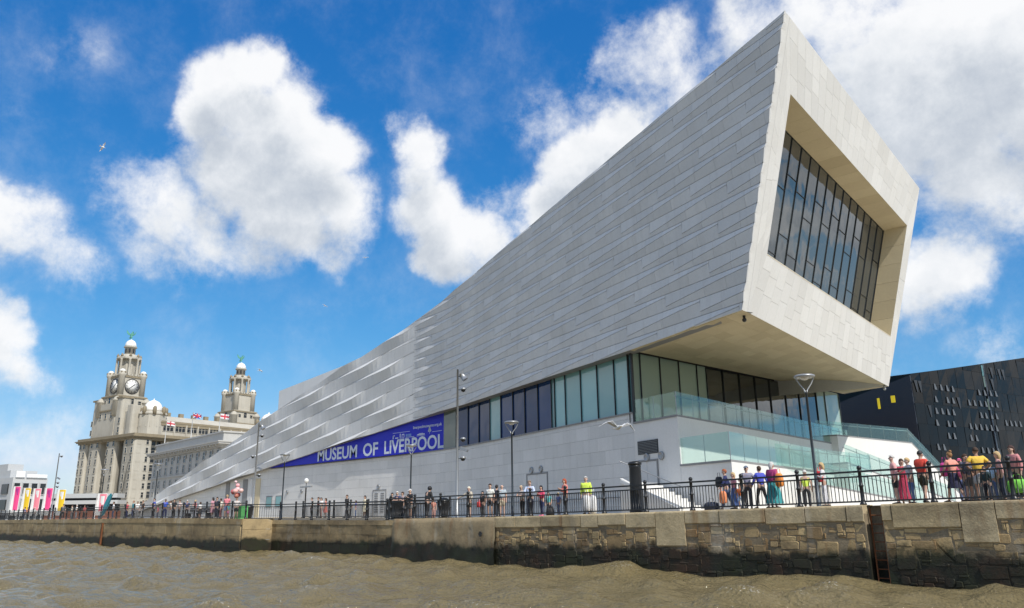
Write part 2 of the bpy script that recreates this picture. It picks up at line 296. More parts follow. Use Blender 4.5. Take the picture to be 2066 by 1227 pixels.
MATF = {
 'clad': lambda n: stone(n, (.72, .725, .72), (.775, .775, .765), tintamt=.08, stain=.25, sscale=.25, streak=.22, bump=.08, dirt=(.36, .35, .33)),
 'clad_end': lambda n: stone(n, (.705, .695, .665), (.765, .755, .725), tintamt=.05, stain=.16, sscale=.4, streak=.12, bump=.06, dirt=(.52, .48, .40)),
 'clad_bounce_tint': lambda n: stone(n, (.63, .54, .36), (.70, .61, .42), tintamt=.06, stain=.25, sscale=.4, streak=.0, bump=.06, dirt=(.44, .35, .22)),  # same stone with warm light bounced off the paving put into its colour
 'clad_wall': lambda n: stone(n, (.70, .70, .685), (.75, .745, .73), tintamt=.05, stain=.22, sscale=.2, streak=.22, bump=.06, dirt=(.40, .39, .37)),
 'terrace': lambda n: stone(n, (.74, .73, .70), (.80, .79, .765), tintamt=.05, stain=.16, sscale=.5, streak=.15, bump=.05, dirt=(.5, .47, .42)),
 'joint': lambda n: plain(n, (.07, .07, .07), .9),
 'coping_grey': lambda n: plain(n, (.24, .24, .24), .6),
 'glass_teal': lambda n: glass_dark(n, (.20, .40, .42), .05, .45),
 'glass_blue': lambda n: glass_dark(n, (.005, .034, .12), .04, .24),
 'glass_olive': lambda n: glass_dark(n, (.10, .135, .12), .05, .5),
 'glass_pale': lambda n: glass_dark(n, (.27, .36, .31), .05, .6, var=.12),  # reflected brightness put into the pale base colour
 'glass_dk': lambda n: glass_dark(n, (.018, .022, .022), .02, .95),
 'glass_big': lambda n: glass_dark(n, (.045, .055, .06), .015, 1., wob=.006, var=.05),
 'glass_bal': lambda n: glass_clear(n),
 'frame_dark': lambda n: plain(n, (.035, .038, .042), .4, .3),
 'frame_alu': lambda n: plain(n, (.35, .36, .37), .4, .6),
 'white_paint': lambda n: plain(n, (.78, .78, .76), .5),
 'iron': lambda n: plain(n, (.012, .013, .015), .38, .0, .5),
 'steel_grey': lambda n: plain(n, (.36, .37, .38), .42, .6),
 'steel_dark': lambda n: plain(n, (.055, .07, .085), .42, .3),
 'lamp_glass': lambda n: plain(n, (.75, .75, .72), .25),
 'bulb_black': lambda n: plain(n, (.02, .02, .022), .2),
 'quay': lambda n: quay_stone(n, (.28, .18, .085), (.66, .49, .25), tide=1.22),
 'quay_cop': lambda n: quay_stone(n, (.54, .42, .235), (.64, .52, .325), tide=-1.),
 'quay_conc': lambda n: quay_stone(n, (.34, .26, .15), (.40, .315, .19), tide=1.18),
 'quay_far': lambda n: quay_stone(n, (.36, .26, .13), (.48, .365, .20), tide=1.15, rust=False),
 'quay_joint': lambda n: quay_stone(n, (.27, .215, .14), (.29, .23, .15), tide=1.1, rust=False),
 'water': water_mat, 'paving': paving,
 'rust': lambda n: plain(n, (.17, .06, .02), .9, var=.5),
 'banner_blue': lambda n: plain(n, (.008, .014, .50), .55, var=.05),
 'banner_white': lambda n: plain(n, (.62, .68, .78), .6, var=.03),
 'banner_pale': lambda n: plain(n, (.16, .28, .62), .6, var=.03),
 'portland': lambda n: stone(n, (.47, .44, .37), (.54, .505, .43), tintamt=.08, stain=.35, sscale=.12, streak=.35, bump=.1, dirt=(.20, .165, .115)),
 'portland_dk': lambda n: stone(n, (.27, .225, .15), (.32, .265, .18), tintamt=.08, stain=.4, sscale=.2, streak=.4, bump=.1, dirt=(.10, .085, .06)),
 'dome_white': lambda n: plain(n, (.80, .79, .75), .6),
 'copper': lambda n: plain(n, (.13, .42, .33), .7),
 'win_dark': lambda n: glass_dark(n, (.02, .022, .024), .1, .35),
 'grey_stone': lambda n: stone(n, (.47, .465, .44), (.54, .53, .505), tintamt=.06, stain=.3, sscale=.15, streak=.25, bump=.1, dirt=(.27, .255, .23)),
 'granite_black': lambda n: glass_dark(n, (.004, .0045, .005), .08, .13, var=.6),
 'granite_navy': lambda n: glass_dark(n, (.004, .005, .012), .22, .35),
 'yellow': lambda n: plain(n, (.75, .58, .01), .5),
 'office_white': lambda n: plain(n, (.47, .48, .48), .6),
 'office_grey': lambda n: plain(n, (.33, .37, .41), .6),
 'brick_red': lambda n: plain(n, (.33, .13, .08), .8),
}
def COLR(c, rough=.75):
    L_ = .3*c[0]+.5*c[1]+.2*c[2]; c = tuple(v+(L_-v)*.10 for v in c)
    k = 'c_%.3f_%.3f_%.3f' % c
    if k not in _M: _M[k] = plain('cloth_'+k, c, rough, var=.32, scale=11., bump=.7, bs=16.)
    return _M[k]
# ================================================================== SETTING
def sx(px, t=0., y=1040.): return float(ont(px, y, t)[0])
# ---- ground sheet behind the quay edge
REC0, REC1, RECT = sx(490), sx(783), 2.5        # recess in the quay (from, to, depth)
mb = MB(); xs = sorted(set([-3000, -800, -121, -77, -39.5, -28, -6.7, 15, 40, 3000, REC0, REC1]))
for a, b in zip(xs[:-1], xs[1:]):
    t0 = RECT if REC0-.01 <= a and b <= REC1+.01 else 0.
    ts = [t0+.35, 3, 40, 400, 4000]
    for u, v in zip(ts[:-1], ts[1:]):
        mb.add([(a, u, zq(a)-.03), (b, u, zq(b)-.03), (b, v, zq(b)-.03), (a, v, zq(a)-.03)], [(0, 1, 2, 3)])
mb.build('promenade', 'paving', kind='structure')
# ---- river
NS, NTT = 860, 190; gs = np.linspace(-175, 30, NS); gt = np.linspace(-36, RECT+.3, NTT)
GS, GT = np.meshgrid(gs, gt); H = np.zeros_like(GS); rg = np.random.default_rng(3)
for i in range(90):
    lam = .8*(8.5/.8)**rg.random(); th = R(118)+rg.normal()*.75; k = 2*math.pi/lam
    am = .0112*lam**.50*(.5+rg.random()); ph = rg.random()*6.28
    H += am*np.sin(k*(GS*math.cos(th)+GT*math.sin(th))+ph)
H = H*.62 + .55*np.maximum(H, 0)**1.5
fade = np.clip((GT+36)/5, 0, 1)*np.clip((GS+175)/12, 0, 1)*np.clip((30-GS)/8, 0, 1)
gx = np.gradient(H, axis=1); gy = np.gradient(H, axis=0)
H *= fade
me = bpy.data.meshes.new('river'); V = np.stack([GS, GT, H], -1).reshape(-1, 3)
idx = np.arange(NS*NTT).reshape(NTT, NS)
F4 = np.stack([idx[:-1, :-1], idx[:-1, 1:], idx[1:, 1:], idx[1:, :-1]], -1).reshape(-1, 4)
nv = len(V); ring = [(-175, -36), (30, -36), (30, RECT+.3), (-175, RECT+.3)]; far = [(-3500, -3500), (3500, -3500), (3500, RECT+.3), (-3500, RECT+.3)]
V = np.concatenate([V, np.array([(x, y, 0) for x, y in ring+far])])
F = F4.tolist()+[(nv+4, nv+5, nv+1, nv), (nv+5, nv+6, nv+2, nv+1), (nv+7, nv+4, nv, nv+3)]
me.from_pydata(V.tolist(), [], F); me.materials.append(MAT('water'))
crest = np.concatenate([np.clip(H/.40, 0, 1).reshape(-1), np.zeros(8)])
at = me.attributes.new('tint', 'FLOAT', 'POINT'); at.data.foreach_set('value', crest.astype(np.float32))
me.polygons.foreach_set('use_smooth', [True]*len(me.polygons)); me.update()
link('river', me, loc=(0, 0, .16), kind='structure')

# ---- quay walls
def stone_piece(mbx, x0, x1, z0, z1, t, proud, tint, rnd, face=lambda x, y, z: (x, y, z), rr=.25, gap=.007):
    """one rubble stone: irregular eight-sided front, chamfered, proud of the joints"""
    w, h = x1-x0-gap*2, z1-z0-gap*2; cx, cz = (x0+x1)/2, (z0+z1)/2
    cut = min(w, h)*rr
    base = [(-w/2+cut, -h/2), (w/2-cut, -h/2), (w/2, -h/2+cut), (w/2, h/2-cut), (w/2-cut, h/2), (-w/2+cut, h/2), (-w/2, h/2-cut), (-w/2, -h/2+cut)]
    j = min(w, h)*.11
    base = [(a+rnd.uniform(-j, j), b+rnd.uniform(-j, j)) for a, b in base]
    sl, sl2 = rnd.uniform(-.02, .02), rnd.uniform(-.02, .02)
    outer = [face(cx+a, t-proud*.35+sl*a*.3, cz+b) for a, b in base]
    inner = [face(cx+a*(1-.035/w), t-proud+sl*a/w*.9+sl2*b/h*.9, cz+b*(1-.035/h)) for a, b in base]
    back = [face(cx+a, t+.06, cz+b) for a, b in base]
    n = 8; fs = [tuple(range(16, 24))]
    fs += [(i, (i+1) % n, 8+(i+1) % n, 8+i) for i in range(n)] + [(8+i, 8+(i+1) % n, 16+(i+1) % n, 16+i) for i in range(n)]
    mbx.add(back+outer+inner, fs, 0, tint)
def pack_rubble(x0, x1, z0, z1, cell, rnd, big=()):
    nx, nz = int((x1-x0)/cell), int(math.ceil((z1-z0)/cell)); occ = np.zeros((nz, nx), bool); out = []
    for bx, bz, bw, bh in big:
        i, k = int((bx-x0)/cell), int((bz-z0)/cell); w, h = int(bw/cell), int(bh/cell)
        if i < 0 or i+w > nx or k+h > nz: continue
        occ[k:k+h, i:i+w] = True; out.append((i, k, w, h))
    for k in range(nz):
        for i in range(nx):
            if occ[k, i]: continue
            w, h = rnd.choice([(2, 1), (3, 1), (4, 1), (3, 2), (4, 2), (5, 2), (6, 2), (5, 3), (7, 3), (8, 3), (6, 4), (2, 2), (3, 3)])
            w = min(w, nx-i); h = min(h, nz-k)
            while w > 1 and occ[k, i:i+w].any(): w -= 1
            while h > 1 and occ[k:k+h, i:i+w].any(): h -= 1
            occ[k:k+h, i:i+w] = True; out.append((i, k, w, h))
    return [(x0+i*cell, x0+(i+w)*cell, z0+k*cell, min(z0+(k+h)*cell, z1)) for i, k, w, h in out]
rnd = random.Random(11)
nearw = thing('quay_wall', 'old rubble stone quay wall with large coping blocks on the right, nearest the viewer', 'quay wall')
CJ = [1000, 1040, 1092, 1133, 1172, 1207, 1262, 1322, 1381, 1451, 1543, 1623, 1706, 1741, 1776, 1797, 1933, 2005, 2090, 2180, 2290, 2420, 2600]
CH = {1322: 1.42, 1797: .82, 1933: 1.30, 1262: .66, 1543: .62, 1172: .62, 2090: .6}
cj = [sx(p, 0, 1047-.0375*(p-1000)) for p in CJ]
LADX0, LADX1 = cj[13], cj[14]
depths = []
for i, (p, a, b) in enumerate(zip(CJ[:-1], cj[:-1], cj[1:])):
    if p == 1741: depths.append((a, b, 3.)); continue
    h = CH.get(p, .56+rnd.uniform(-.03, .03)); zt = zq((a+b)/2)
    depths.append((a, b, h))
    m = MB(); bv = .045; g_ = .018; tt = rnd.uniform(.1, .9)
    za, zb_ = zq(a), zq(b); pr = .05+rnd.uniform(-.012, .012)
    x0, x1 = a+g_, b-g_
    prof = [(.9, 0), (-pr+bv*1.6, 0), (-pr+bv*.4, -bv*.5), (-pr, -bv*1.7), (-pr, -h+bv), (-pr+bv, -h), (.9, -h)]
    L_ = [(x0, y, za+z) for y, z in prof]; R_ = [(x1, y, zb_+z) for y, z in prof]
    L2 = [(x0+bv*.6, y-(.0 if y > .5 else .0), za+z) for y, z in prof]
    n = len(prof); m.add(L_+R_, [tuple(range(n)), tuple(range(n, 2*n))[::-1]]+[(k, n+k, n+(k+1) % n, (k+1) % n) for k in range(n)], 0, tt)
    m.build('coping_stone', 'quay_cop', nearw)
core = MB()                                         # mortar core behind the stones, open at the ladder slot
for x0, x1 in ((cj[0]-.2, LADX0), (LADX1, 16)):
    core.box(x0, x1, .004, 1.6, -1.5, min(zq(x0), zq(x1))-.06)
core.box(LADX0-.01, LADX1+.01, .62, 1.6, -1.5, zq(LADX0)-.05)
core.build('core', 'quay_joint', nearw)
stones = []
for x0, x1, excl in ((cj[0], LADX0-.03, 0), (LADX1+.03, 10., 1)):
    for q_ in range(1):
        # large boulders low in the wall, as beside the ladder
        big = [(sx(1800), .75, .7, .8), (sx(1868), .9, .8, .85), (sx(1835), 1.35, .75, .4), (sx(1790), .25, 1., .45), (sx(1640), 1.0, .9, .6), (sx(1700), .85, .6, .85), (sx(1225), 1.0, .9, .75), (sx(1960), .5, .9, .45)]
        for s_ in pack_rubble(x0, x1, .02, 2.75, .105, rnd, [b for b in big if x0+.3 < b[0] < x1-1.2]): stones.append(s_)
keep = []
for x0, x1, z0, z1 in stones:
    xm = (x0+x1)/2; h = next((d for a, b, d in depths if a <= xm <= b), .6); top = zq(xm)-h
    if z0 > top-.05: continue
    keep.append((x0, x1, z0, min(z1, top+.01)))
keep.sort(key=lambda k: -((k[1]-k[0])*(k[3]-k[2]) if k[0] < -5.6 and k[2] > .15 else 0))
rest = MB()
for i, (x0, x1, z0, z1) in enumerate(keep):
    m = MB() if i < 295 else rest
    stone_piece(m, x0, x1, z0, z1, .03, rnd.uniform(.015, .06) if z0 > .2 else rnd.uniform(.03, .09), rnd.random(), rnd, rr=rnd.uniform(.05, .2))
    if i < 295: m.build('stone', 'quay', nearw)
rest.build('stone_rest', 'quay', nearw, kind='stuff')
# older concrete-faced end of the near wall, turning the corner into the recess
def noisy(x, z): return .035*math.sin(x*2.3+z*1.7)+.025*math.sin(x*5.1-z*4.3+1)+.02*math.sin(x*11+z*9)
path = [(cj[0]+.05-i*.28, 0.) for i in range(0, 200) if cj[0]+.05-i*.28 > REC1+1.0]
path += [(REC1+1.0-1.0*math.sin(a), 1.0-1.0*math.cos(a)) for a in np.linspace(.1, math.pi/2, 9)] + [(REC1, 1.8), (REC1, 2.6), (REC1, 3.4)]
m = MB(); zs = np.linspace(-1, 1, 15)
vs = []
for i, (x, y) in enumerate(path):
    nx_, ny_ = (0, -1) if y < .01 else ((-(1-min(y, 1)) if False else -1, 0) if y >= 1 else (-math.sin(math.acos(max(-1, min(1, 1-y)))), -(1-y)))
    top = zq(x)
    for k in range(15):
        z = -1.2+(top+1.2)*k/14; off = .07+(top-z)*.055+noisy(x+y, z)*(1 if k < 13 else .3)
        if k == 14: off -= .05
        vs.append((x+nx_*off, y+ny_*off, z))
    vs.append((x-nx_*.9 if y < 1 else x+.9, y-ny_*.9, top))
cn = 16; fs = [(i*cn+k, i*cn+k+1, (i+1)*cn+k+1, (i+1)*cn+k) for i in range(len(path)-1) for k in range(cn-1)]
m.add(vs, fs, 0, .5, True); m.build('concrete_facing', 'quay_conc', nearw)
m = MB(); hx = sx(976); m.lathe([(.001, 0), (.10, .0), (.12, .03), (.14, .02)], (0, 0, 0), 12)
o = m.build('drain_hole', 'bulb_black', nearw, loc=(hx, -.24, zq(hx)-.85)); o.rotation_euler = (R(90), 0, 0)
# blockwork walls: recess and the long northern run
def ashlar_wall(name, label, x0, x1, t, top, courses, blk, mat, seed, limit=295, cop=.42, facing='y'):
    rn = random.Random(seed); th = thing(name, label, 'quay wall'); c = MB(); nseg = max(1, int((x1-x0)/8))
    for i in range(nseg):
        a, b = x0+(x1-x0)*i/nseg, x0+(x1-x0)*(i+1)/nseg
        c.prism([(a, t+.03, -1.5), (b, t+.03, -1.5), (b, t+2, -1.5), (a, t+2, -1.5)], [(a, t+.03, top(a)-.03), (b, t+.03, top(b)-.03), (b, t+2, top(b)-.03), (a, t+2, top(a)-.03)])
    c.build('core', 'quay_joint', th); rs = MB(); cnt = 0
    x = x1
    while x > x0:
        w = min(blk*1.5*rn.uniform(.8, 1.2), x-x0); m = MB(); a, b = x-w+.008, x-.008; pr = .07+rn.uniform(-.015, .015)
        m.prism([(a, t-pr, top(a)-cop), (b, t-pr, top(b)-cop), (b, t+.8, top(b)-cop), (a, t+.8, top(a)-cop)],
                [(a, t-pr+.03, top(a)), (b, t-pr+.03, top(b)), (b, t+.8, top(b)), (a, t+.8, top(a))], 0, rn.random())
        m.build('coping_stone', mat, th); x -= w
    z1 = -.0
    for k in range(courses):
        x = x1-rn.uniform(0, .5)
        while x > x0+.2:
            w = min(blk*rn.uniform(.6, 1.3), x-x0); f0, f1 = k/courses, (k+1)/courses
            def zz_(xx, f): return -.4+(top(xx)-cop+.4)*f
            m = MB() if cnt < limit else rs; pr = .03+rn.uniform(-.012, .022); a, b = x-w+.008, x-.008
            lo = [(a, t-pr, zz_(a, f0)+.008), (b, t-pr, zz_(b, f0)+.008), (b, t+.1, zz_(b, f0)+.008), (a, t+.1, zz_(a, f0)+.008)]
            hi = [(a+.01, t-pr+rn.uniform(-.01, .01), zz_(a, f1)-.008), (b-.01, t-pr, zz_(b, f1)-.008), (b, t+.1, zz_(b, f1)-.008), (a, t+.1, zz_(a, f1)-.008)]
            m.prism(lo, hi, 0, rn.random())
            if cnt < limit: m.build('stone', mat, th)
            cnt += 1; x -= w
    if rs.f: rs.build('stone_rest', mat, th, kind='stuff')
    return th
ashlar_wall('quay_wall', 'recessed dark stretch of quay wall between the two projecting walls, below the double railing', REC0-.3, REC1+.5, RECT, lambda s: zq(s)-.12, 4, 1.3, 'quay_far', 21, cop=.3)
fw = ashlar_wall('quay_wall', 'long weathered quay wall on the left with green weed along the water', -190, REC0, 0., zq, 3, 2.4, 'quay_far', 22)
m = MB()                                            # its return face into the recess
for k in range(4):
    z0, z1 = -.5+k*.78, -.5+(k+1)*.78-.014
    m.box(REC0-.04, REC0+.05+.02*(k % 2), .02, RECT+.1, z0, min(z1, zq(REC0)-.01), 0, .3+.15*k)
m.build('return_face', 'quay_far', fw)
m = MB(); px_ = sx(212); m.box(px_-.12, px_+.12, -.2, -.07, -.5, zq(px_)-.45); m.tube([(px_-.2, -.14, -.5), (px_-.2, -.14, zq(px_)-.4)], .05)
m.build('timber_fender', 'rust', fw)
# ladder in the slot
lad = thing('quay_ladder', 'rusty iron ladder set in the dark slot of the quay wall', 'ladder', ((LADX0+LADX1)/2, .30, 0))
w2 = (LADX1-LADX0)/2-.1; tp = zq(LADX0)
for sgn in (-1, 1): MB().tube([(sgn*w2, 0, -.6), (sgn*w2, 0, tp-.12)], .03, 8).build('rail', 'rust', lad)
for k in range(10): MB().tube([(-w2, 0, -.3+k*.3), (w2, 0, -.3+k*.3)], .018, 6).build('rung', 'rust', lad)

# ---- railings
def post_mesh(h=1.38):
    m = MB()
    m.lathe([(.085, 0), (.085, .05), (.06, .09), (.052, .14), (.058, .16), (.05, .18), (.048, .62), (.062, .65), (.062, .69), (.046, .72), (.043, h-.24),
             (.06, h-.22), (.06, h-.18), (.04, h-.15), (.055, h-.12), (.062, h-.07), (.045, h-.02), (.02, h), (.001, h+.005)], (0, 0, 0), 10)
    m.v = [(x*1.42, y*1.42, z) for x, y, z in m.v]
    return m.mesh('post', 'iron')
POST = post_mesh(); BAL = MB().tube([(0, 0, 0), (0, 0, .86)], .0155, 6).mesh('baluster', 'iron')
def railing(label, pts, spacing, nb, individual, name='railing', zoff=0.):
    th = thing(name, label, 'railing'); rest = MB(); nrail = 0
    for (xa, ya), (xb, yb) in zip(pts[:-1], pts[1:]):
        L = math.hypot(xb-xa, yb-ya); n = max(1, round(L/spacing))
        P = [(xa+(xb-xa)*i/n, ya+(yb-ya)*i/n) for i in range(n+1)]
        for i, (x, y) in enumerate(P):
            if i == n and (xb, yb) != pts[-1]: continue
            link('post', POST, th, (x, y, zq(x)+zoff))
        for (x0, y0), (x1, y1) in zip(P[:-1], P[1:]):
            z0, z1 = zq(x0)+zoff, zq(x1)+zoff; m = MB()
            for hh, r_ in ((1.17, .031), (.99, .025), (.12, .026)):
                m = MB(); m.bar((x0, y0, z0+hh), (x1, y1, z1+hh), r_*1.9, r_*2.2)
                m.build('rail', 'iron', th)
            for k in range(1, nb):
                f = k/nb; x, y, z = x0+(x1-x0)*f, y0+(y1-y0)*f, z0+(z1-z0)*f+.125
                if individual and x < -3.5: link('baluster', BAL, th, (x, y, z))
                else: rest.tube([(x, y, z), (x, y, z+.86)], .0150, 4, cap=False)
    if rest.f: rest.build('baluster_rest', 'iron', th, kind='stuff')
    return th
S0 = -6.69
railing('black iron railing with ball topped posts along the near quay edge', [(S0+2.36*4, .42), (S0-2.36*14, .42)], 2.36, 17, True)
railing('black iron railing round the edge of the recess in the quay wall', [(REC1+1.1, .42), (REC1+.6, RECT+.45), (REC0+.3, RECT+.45), (REC0-.4, .42)], 2.3, 15, False, zoff=-.1)
railing('second black railing standing behind the recess railing', [(REC1-1, RECT+3.2), (REC0-1, RECT+3.2)], 2.3, 15, False)
railing('black iron railing along the long left quay, small with distance', [(REC0-.4, .42), (-190, .42)], 2.36, 15, False)
# ================================================================== THE MUSEUM
MO = Vector((-50, 18, 2.5)); NEGO = tuple(-MO)
mus = thing('museum', 'long pale stone clad building with sloping roof and a huge overhanging picture window', 'building', MO)
P0 = np.array([-51.4, 13.4]); DN = np.array([.958, -.287]); DN /= np.linalg.norm(DN); NN = np.array([DN[1], -DN[0]])   # near tangent, outward normal (to river)
def plan(k):
    if k <= -6.6: return P0+np.array([k, 0]), np.array([0, -1.])
    if k >= 6.6: return P0+DN*k, NN
    u = (k+6.6)/13.2; a, b = P0+np.array([-6.6, 0]), P0+DN*6.6
    p = a*(1-u)**2+P0*2*u*(1-u)+b*u*u; n = np.array([0, -1.])*(1-u)+NN*u; return p, n/np.linalg.norm(n)
ZB = [(-73.6, 3.0), (-54.4, 5.15), (-28.9, 8.04), (-15, 9.55), (-3.4, 10.75), (1.2, 11.1), (27.7, 11.28), (36.2, 11.51), (45, 11.6)]
ZT = [(-73, 2.9), (-62.1, 5.33), (-46.95, 9.16), (-27.45, 14.26), (-14.6, 17.2), (-10.7, 17.95), (-7.3, 18.67), (-3, 19.75), (4, 21.02), (11.4, 21.82), (25, 23.12), (40.5, 24.53), (45, 24.9)]
zb = lambda k: curve_interp(k, ZB); zt = lambda k: curve_interp(k, ZT)
kend = lambda z: 36.16+(z-11.51)*(40.5-36.16)/(24.53-11.51)
KS = -3.0                                           # seam between the folded north half and the south half
FP, FL, FS, FA = 1.30, 9.6, .165, .30               # fold pitch, length, slope, depth (north)
NP_, NL, NA = .87, 6.0, .09                        # (south)
def amp(a): return (a/.7)**1.05 if a < .7 else math.cos((a-.7)/.3*math.pi/2)
def cellfn(k, z):
    if k < KS:
        ze = z-11-FS*k; j = math.floor(ze/FP); a = (k/FL+.37*j) % 1.0; A = amp(a); return ze/FP-j, a, 1-.30*A-.02, FA*A, j
    ze = z-11; j = math.floor(ze/NP_); a = (k/NL+.43*j) % 1.0; return ze/NP_-j, a, .24+.58*a, NA*(.35+.65*amp(a)), j
def hfun(k, z):
    b, a, bc, A, j = cellfn(k, z); v = A*(b/bc if b < bc else (1-b)/(1-bc))
    w = min(1, abs(k-KS)/(1.2 if k >= KS else 4.)); return v*w*w*(3-2*w)
def surf(k, z, off=0.):
    p, n = plan(k); h = hfun(k, z)+off; return (p[0]+n[0]*h, p[1]+n[1]*h, z)
fac = link('river_facade', MB().mesh('river_facade', 'joint'), mus, NEGO)
def backing(k0, k1, zlo, zhi, off, n, m=None):
    m = m or MB(); vs = []
    for i in range(n+1):
        k = k0+(k1-k0)*i/n; p, nn = plan(k)
        for z in (zlo(k), zhi(k)):
            kk = min(k, kend(z)-.12); p, nn = plan(kk); vs.append((p[0]+nn[0]*off, p[1]+nn[1]*off, z))
    m.add(vs, [(2*i, 2*i+2, 2*i+3, 2*i+1) for i in range(n)]); return m
backing(-72, 40.5, zb, lambda k: max(zt(k), zb(k)+.02), -.09, 90).build('backing', 'joint', fac)
rnd = random.Random(5); panels = []
def add_panel(kA, kB, bfun0, bfun1, zfun):
    ncol = 4; g_ = .006; gz = .013; rows = []
    for fn, sg in ((bfun0, 1), (bfun1, -1)):
        row = []
        for i in range(ncol):
            k = kA+g_+(kB-kA-2*g_)*i/(ncol-1); z = zfun(k, fn(k))+sg*gz
            z = min(max(z, zb(k)), zt(k)); k2 = min(k, kend(z)); row.append((k2, z))
        rows.append(row)
    if max(b[1]-a[1] for a, b in zip(*rows)) < .03 or max(r[-1][0]-r[0][0] for r in rows) < .05: return
    front = [surf(k, z) for r in rows for k, z in r]; back = [surf(k, z, -.07) for r in rows for k, z in r]
    n = ncol; fs = [(i, i+1, n+i+1, n+i) for i in range(n-1)]
    o = 2*n; edge = list(range(n))+list(range(2*n-1, n-1, -1))
    fs += [(edge[(i+1) % len(edge)], edge[i], o+edge[i], o+edge[(i+1) % len(edge)]) for i in range(len(edge))]
    area = (kB-kA)*max(b[1]-a[1] for a, b in zip(*rows)); panels.append((kA, area, front+back, fs))
for side in (0, 1):
    L, P, NPN = (FL, FP, 5) if side == 0 else (NL, NP_, 4)
    for j in range(-14, 24):
        st = .37 if side == 0 else .43
        i0 = int(math.floor((-75 if side == 0 else KS)/L+st*j))-1; i1 = int(math.ceil((KS if side == 0 else 42)/L+st*j))+1
        for i in range(i0, i1):
            c0 = (i-st*j)*L
            for q_ in range(NPN):
                kA, kB = c0+L*q_/NPN, c0+L*(q_+1)/NPN
                if side == 0: kB = min(kB, KS)
                else: kA = max(kA, KS)
                if kB-kA < .15 or kB < -72.5 or kA > 40.6: continue
                def zf(k, b, j=j, P=P, side=side): return (11+FS*k if side == 0 else 11)+(j+b)*P
                def bc(k, c0=c0, L=L, side=side):
                    a = min(max((k-c0)/L, 0), .9999); return 1-.30*amp(a)-.02 if side == 0 else .24+.58*a
                zmid = zf((kA+kB)/2, .5)
                if zmid > zt(kB)+1.2 or zmid < zb(kA)-1.2: continue
                add_panel(kA, kB, lambda k: 0., bc, zf); add_panel(kA, kB, bc, lambda k: 1., zf)
panels.sort(key=lambda p: -(p[1]*(1 if p[0] > 0 else .2)*(40+p[0])))
rest = MB()
for i, (kA, ar, vs, fs) in enumerate(panels):
    t_ = rnd.choice([rnd.uniform(.25, .6), rnd.uniform(0, 1)])
    if i < 300: MB().add(vs, fs, 0, t_).build('stone_panel', 'clad', fac)
    else: rest.add(vs, fs, 0, t_)
rest.build('stone_panel_rest', 'clad', fac, kind='stuff')
# end face with the picture window
A3 = np.array([*plan(40.5)[0], 24.53]); B3 = np.array([*plan(36.16)[0], 11.51])
E3 = ray(2400, 1043-.013*(2400-1033)); E3[2] = 0; E3 /= np.linalg.norm(E3)
M3 = np.cross(B3-A3, E3); M3 /= np.linalg.norm(M3); M3 = M3 if M3[0] > 0 else -M3
EP = lambda x, y: onplane(x, y, A3, M3)
D3, C3 = EP(1855, 380), EP(1793, 780)
ITL, ITR, IBR, IBL = EP(1595, 190), EP(1830, 455), EP(1797, 678), EP(1548, 512)
INW = np.array([-.98, -.08, 0]); INW /= np.linalg.norm(INW); DEP = 1.5
endf = link('end_face', MB().mesh('end_face', 'joint'), mus, NEGO)
m = MB(); sh = -.05*M3
def edge_in(v): return A3*v+B3*(1-v)+.55*E3
Ai, Bi = edge_in(1.), edge_in(0.)
for q4 in ((A3, D3, ITR, ITL), (ITL, IBL, B3, A3), (B3, IBL, IBR, C3), (ITR, D3, C3, IBR)): m.add([p+sh for p in q4], [(0, 1, 2, 3)])
m.build('backing', 'joint', endf)
def band(P00, P10, P11, P01, nu, nv, name, mat, nrm, seed, stagger=True, th=.05, gap=.006, parent=endf, vert=True):
    rn = random.Random(seed)
    def bl(u, v): return P00*(1-u)*(1-v)+P10*u*(1-v)+P11*u*v+P01*(1-u)*v
    wu = np.linalg.norm(P10-P00); wv = np.linalg.norm(P01-P00)
    for i in range(nu):
        cuts = [0.]+[min(.97, max(.03, (k+(rn.uniform(-.3, .3) if stagger else 0))/nv)) for k in range(1, nv)]+[1.]
        for a, b in zip(cuts[:-1], cuts[1:]):
            gu, gv = gap/wu, gap/wv
            cs = [bl(i/nu+gu, a+gv), bl((i+1)/nu-gu, a+gv), bl((i+1)/nu-gu, b-gv), bl(i/nu+gu, b-gv)]
            MB().prism([p-nrm*th for p in cs], cs, 0, rn.random()).build(name, mat, parent)
band(Ai, D3, ITR, ITL, 23, 3, 'end_panel', 'clad_end', M3, 1)
band(Bi, C3, IBR, IBL, 23, 3, 'end_panel', 'clad_end', M3, 2)
band(Bi, IBL, ITL, Ai, 2, 9, 'end_panel', 'clad_end', M3, 3)
band(IBR, C3, D3, ITR, 1, 9, 'end_panel', 'clad_end', M3, 4)
m = MB(); vs = []                                   # wavy edge trim where the folds meet the end
for i in range(121):
    z = 11.51+(24.53-11.51)*i/120; v = i/120; p = A3*v+B3*(1-v); h = hfun(kend(z)-.01, z)+.01
    vs += [tuple(p+np.array([*NN, 0])*(h)), tuple(p+.54*E3)]
m.add(vs, [(2*i, 2*i+1, 2*i+3, 2*i+2) for i in range(120)], 0, .5); m.build('edge_trim', 'clad_end', endf)
m = MB()
JT, JR, JB, JL = [(a+INW*DEP) for a in (ITL, ITR, IBR, IBL)]
IW = INW*(-.0)
bandr = lambda a, b, nu, nm, sd, nrm: band(a, b, b+INW*DEP, a+INW*DEP, nu, 1, nm, 'clad_bounce_tint', nrm, sd, False)
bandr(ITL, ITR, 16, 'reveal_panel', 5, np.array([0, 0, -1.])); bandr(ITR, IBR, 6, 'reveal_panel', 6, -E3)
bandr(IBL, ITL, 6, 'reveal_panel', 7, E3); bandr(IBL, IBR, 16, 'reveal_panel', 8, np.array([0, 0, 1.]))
pw = link('picture_window', MB().mesh('picture_window', 'frame_dark'), mus, NEGO)
q00, q10, q11, q01 = JL, JB, JR, JT
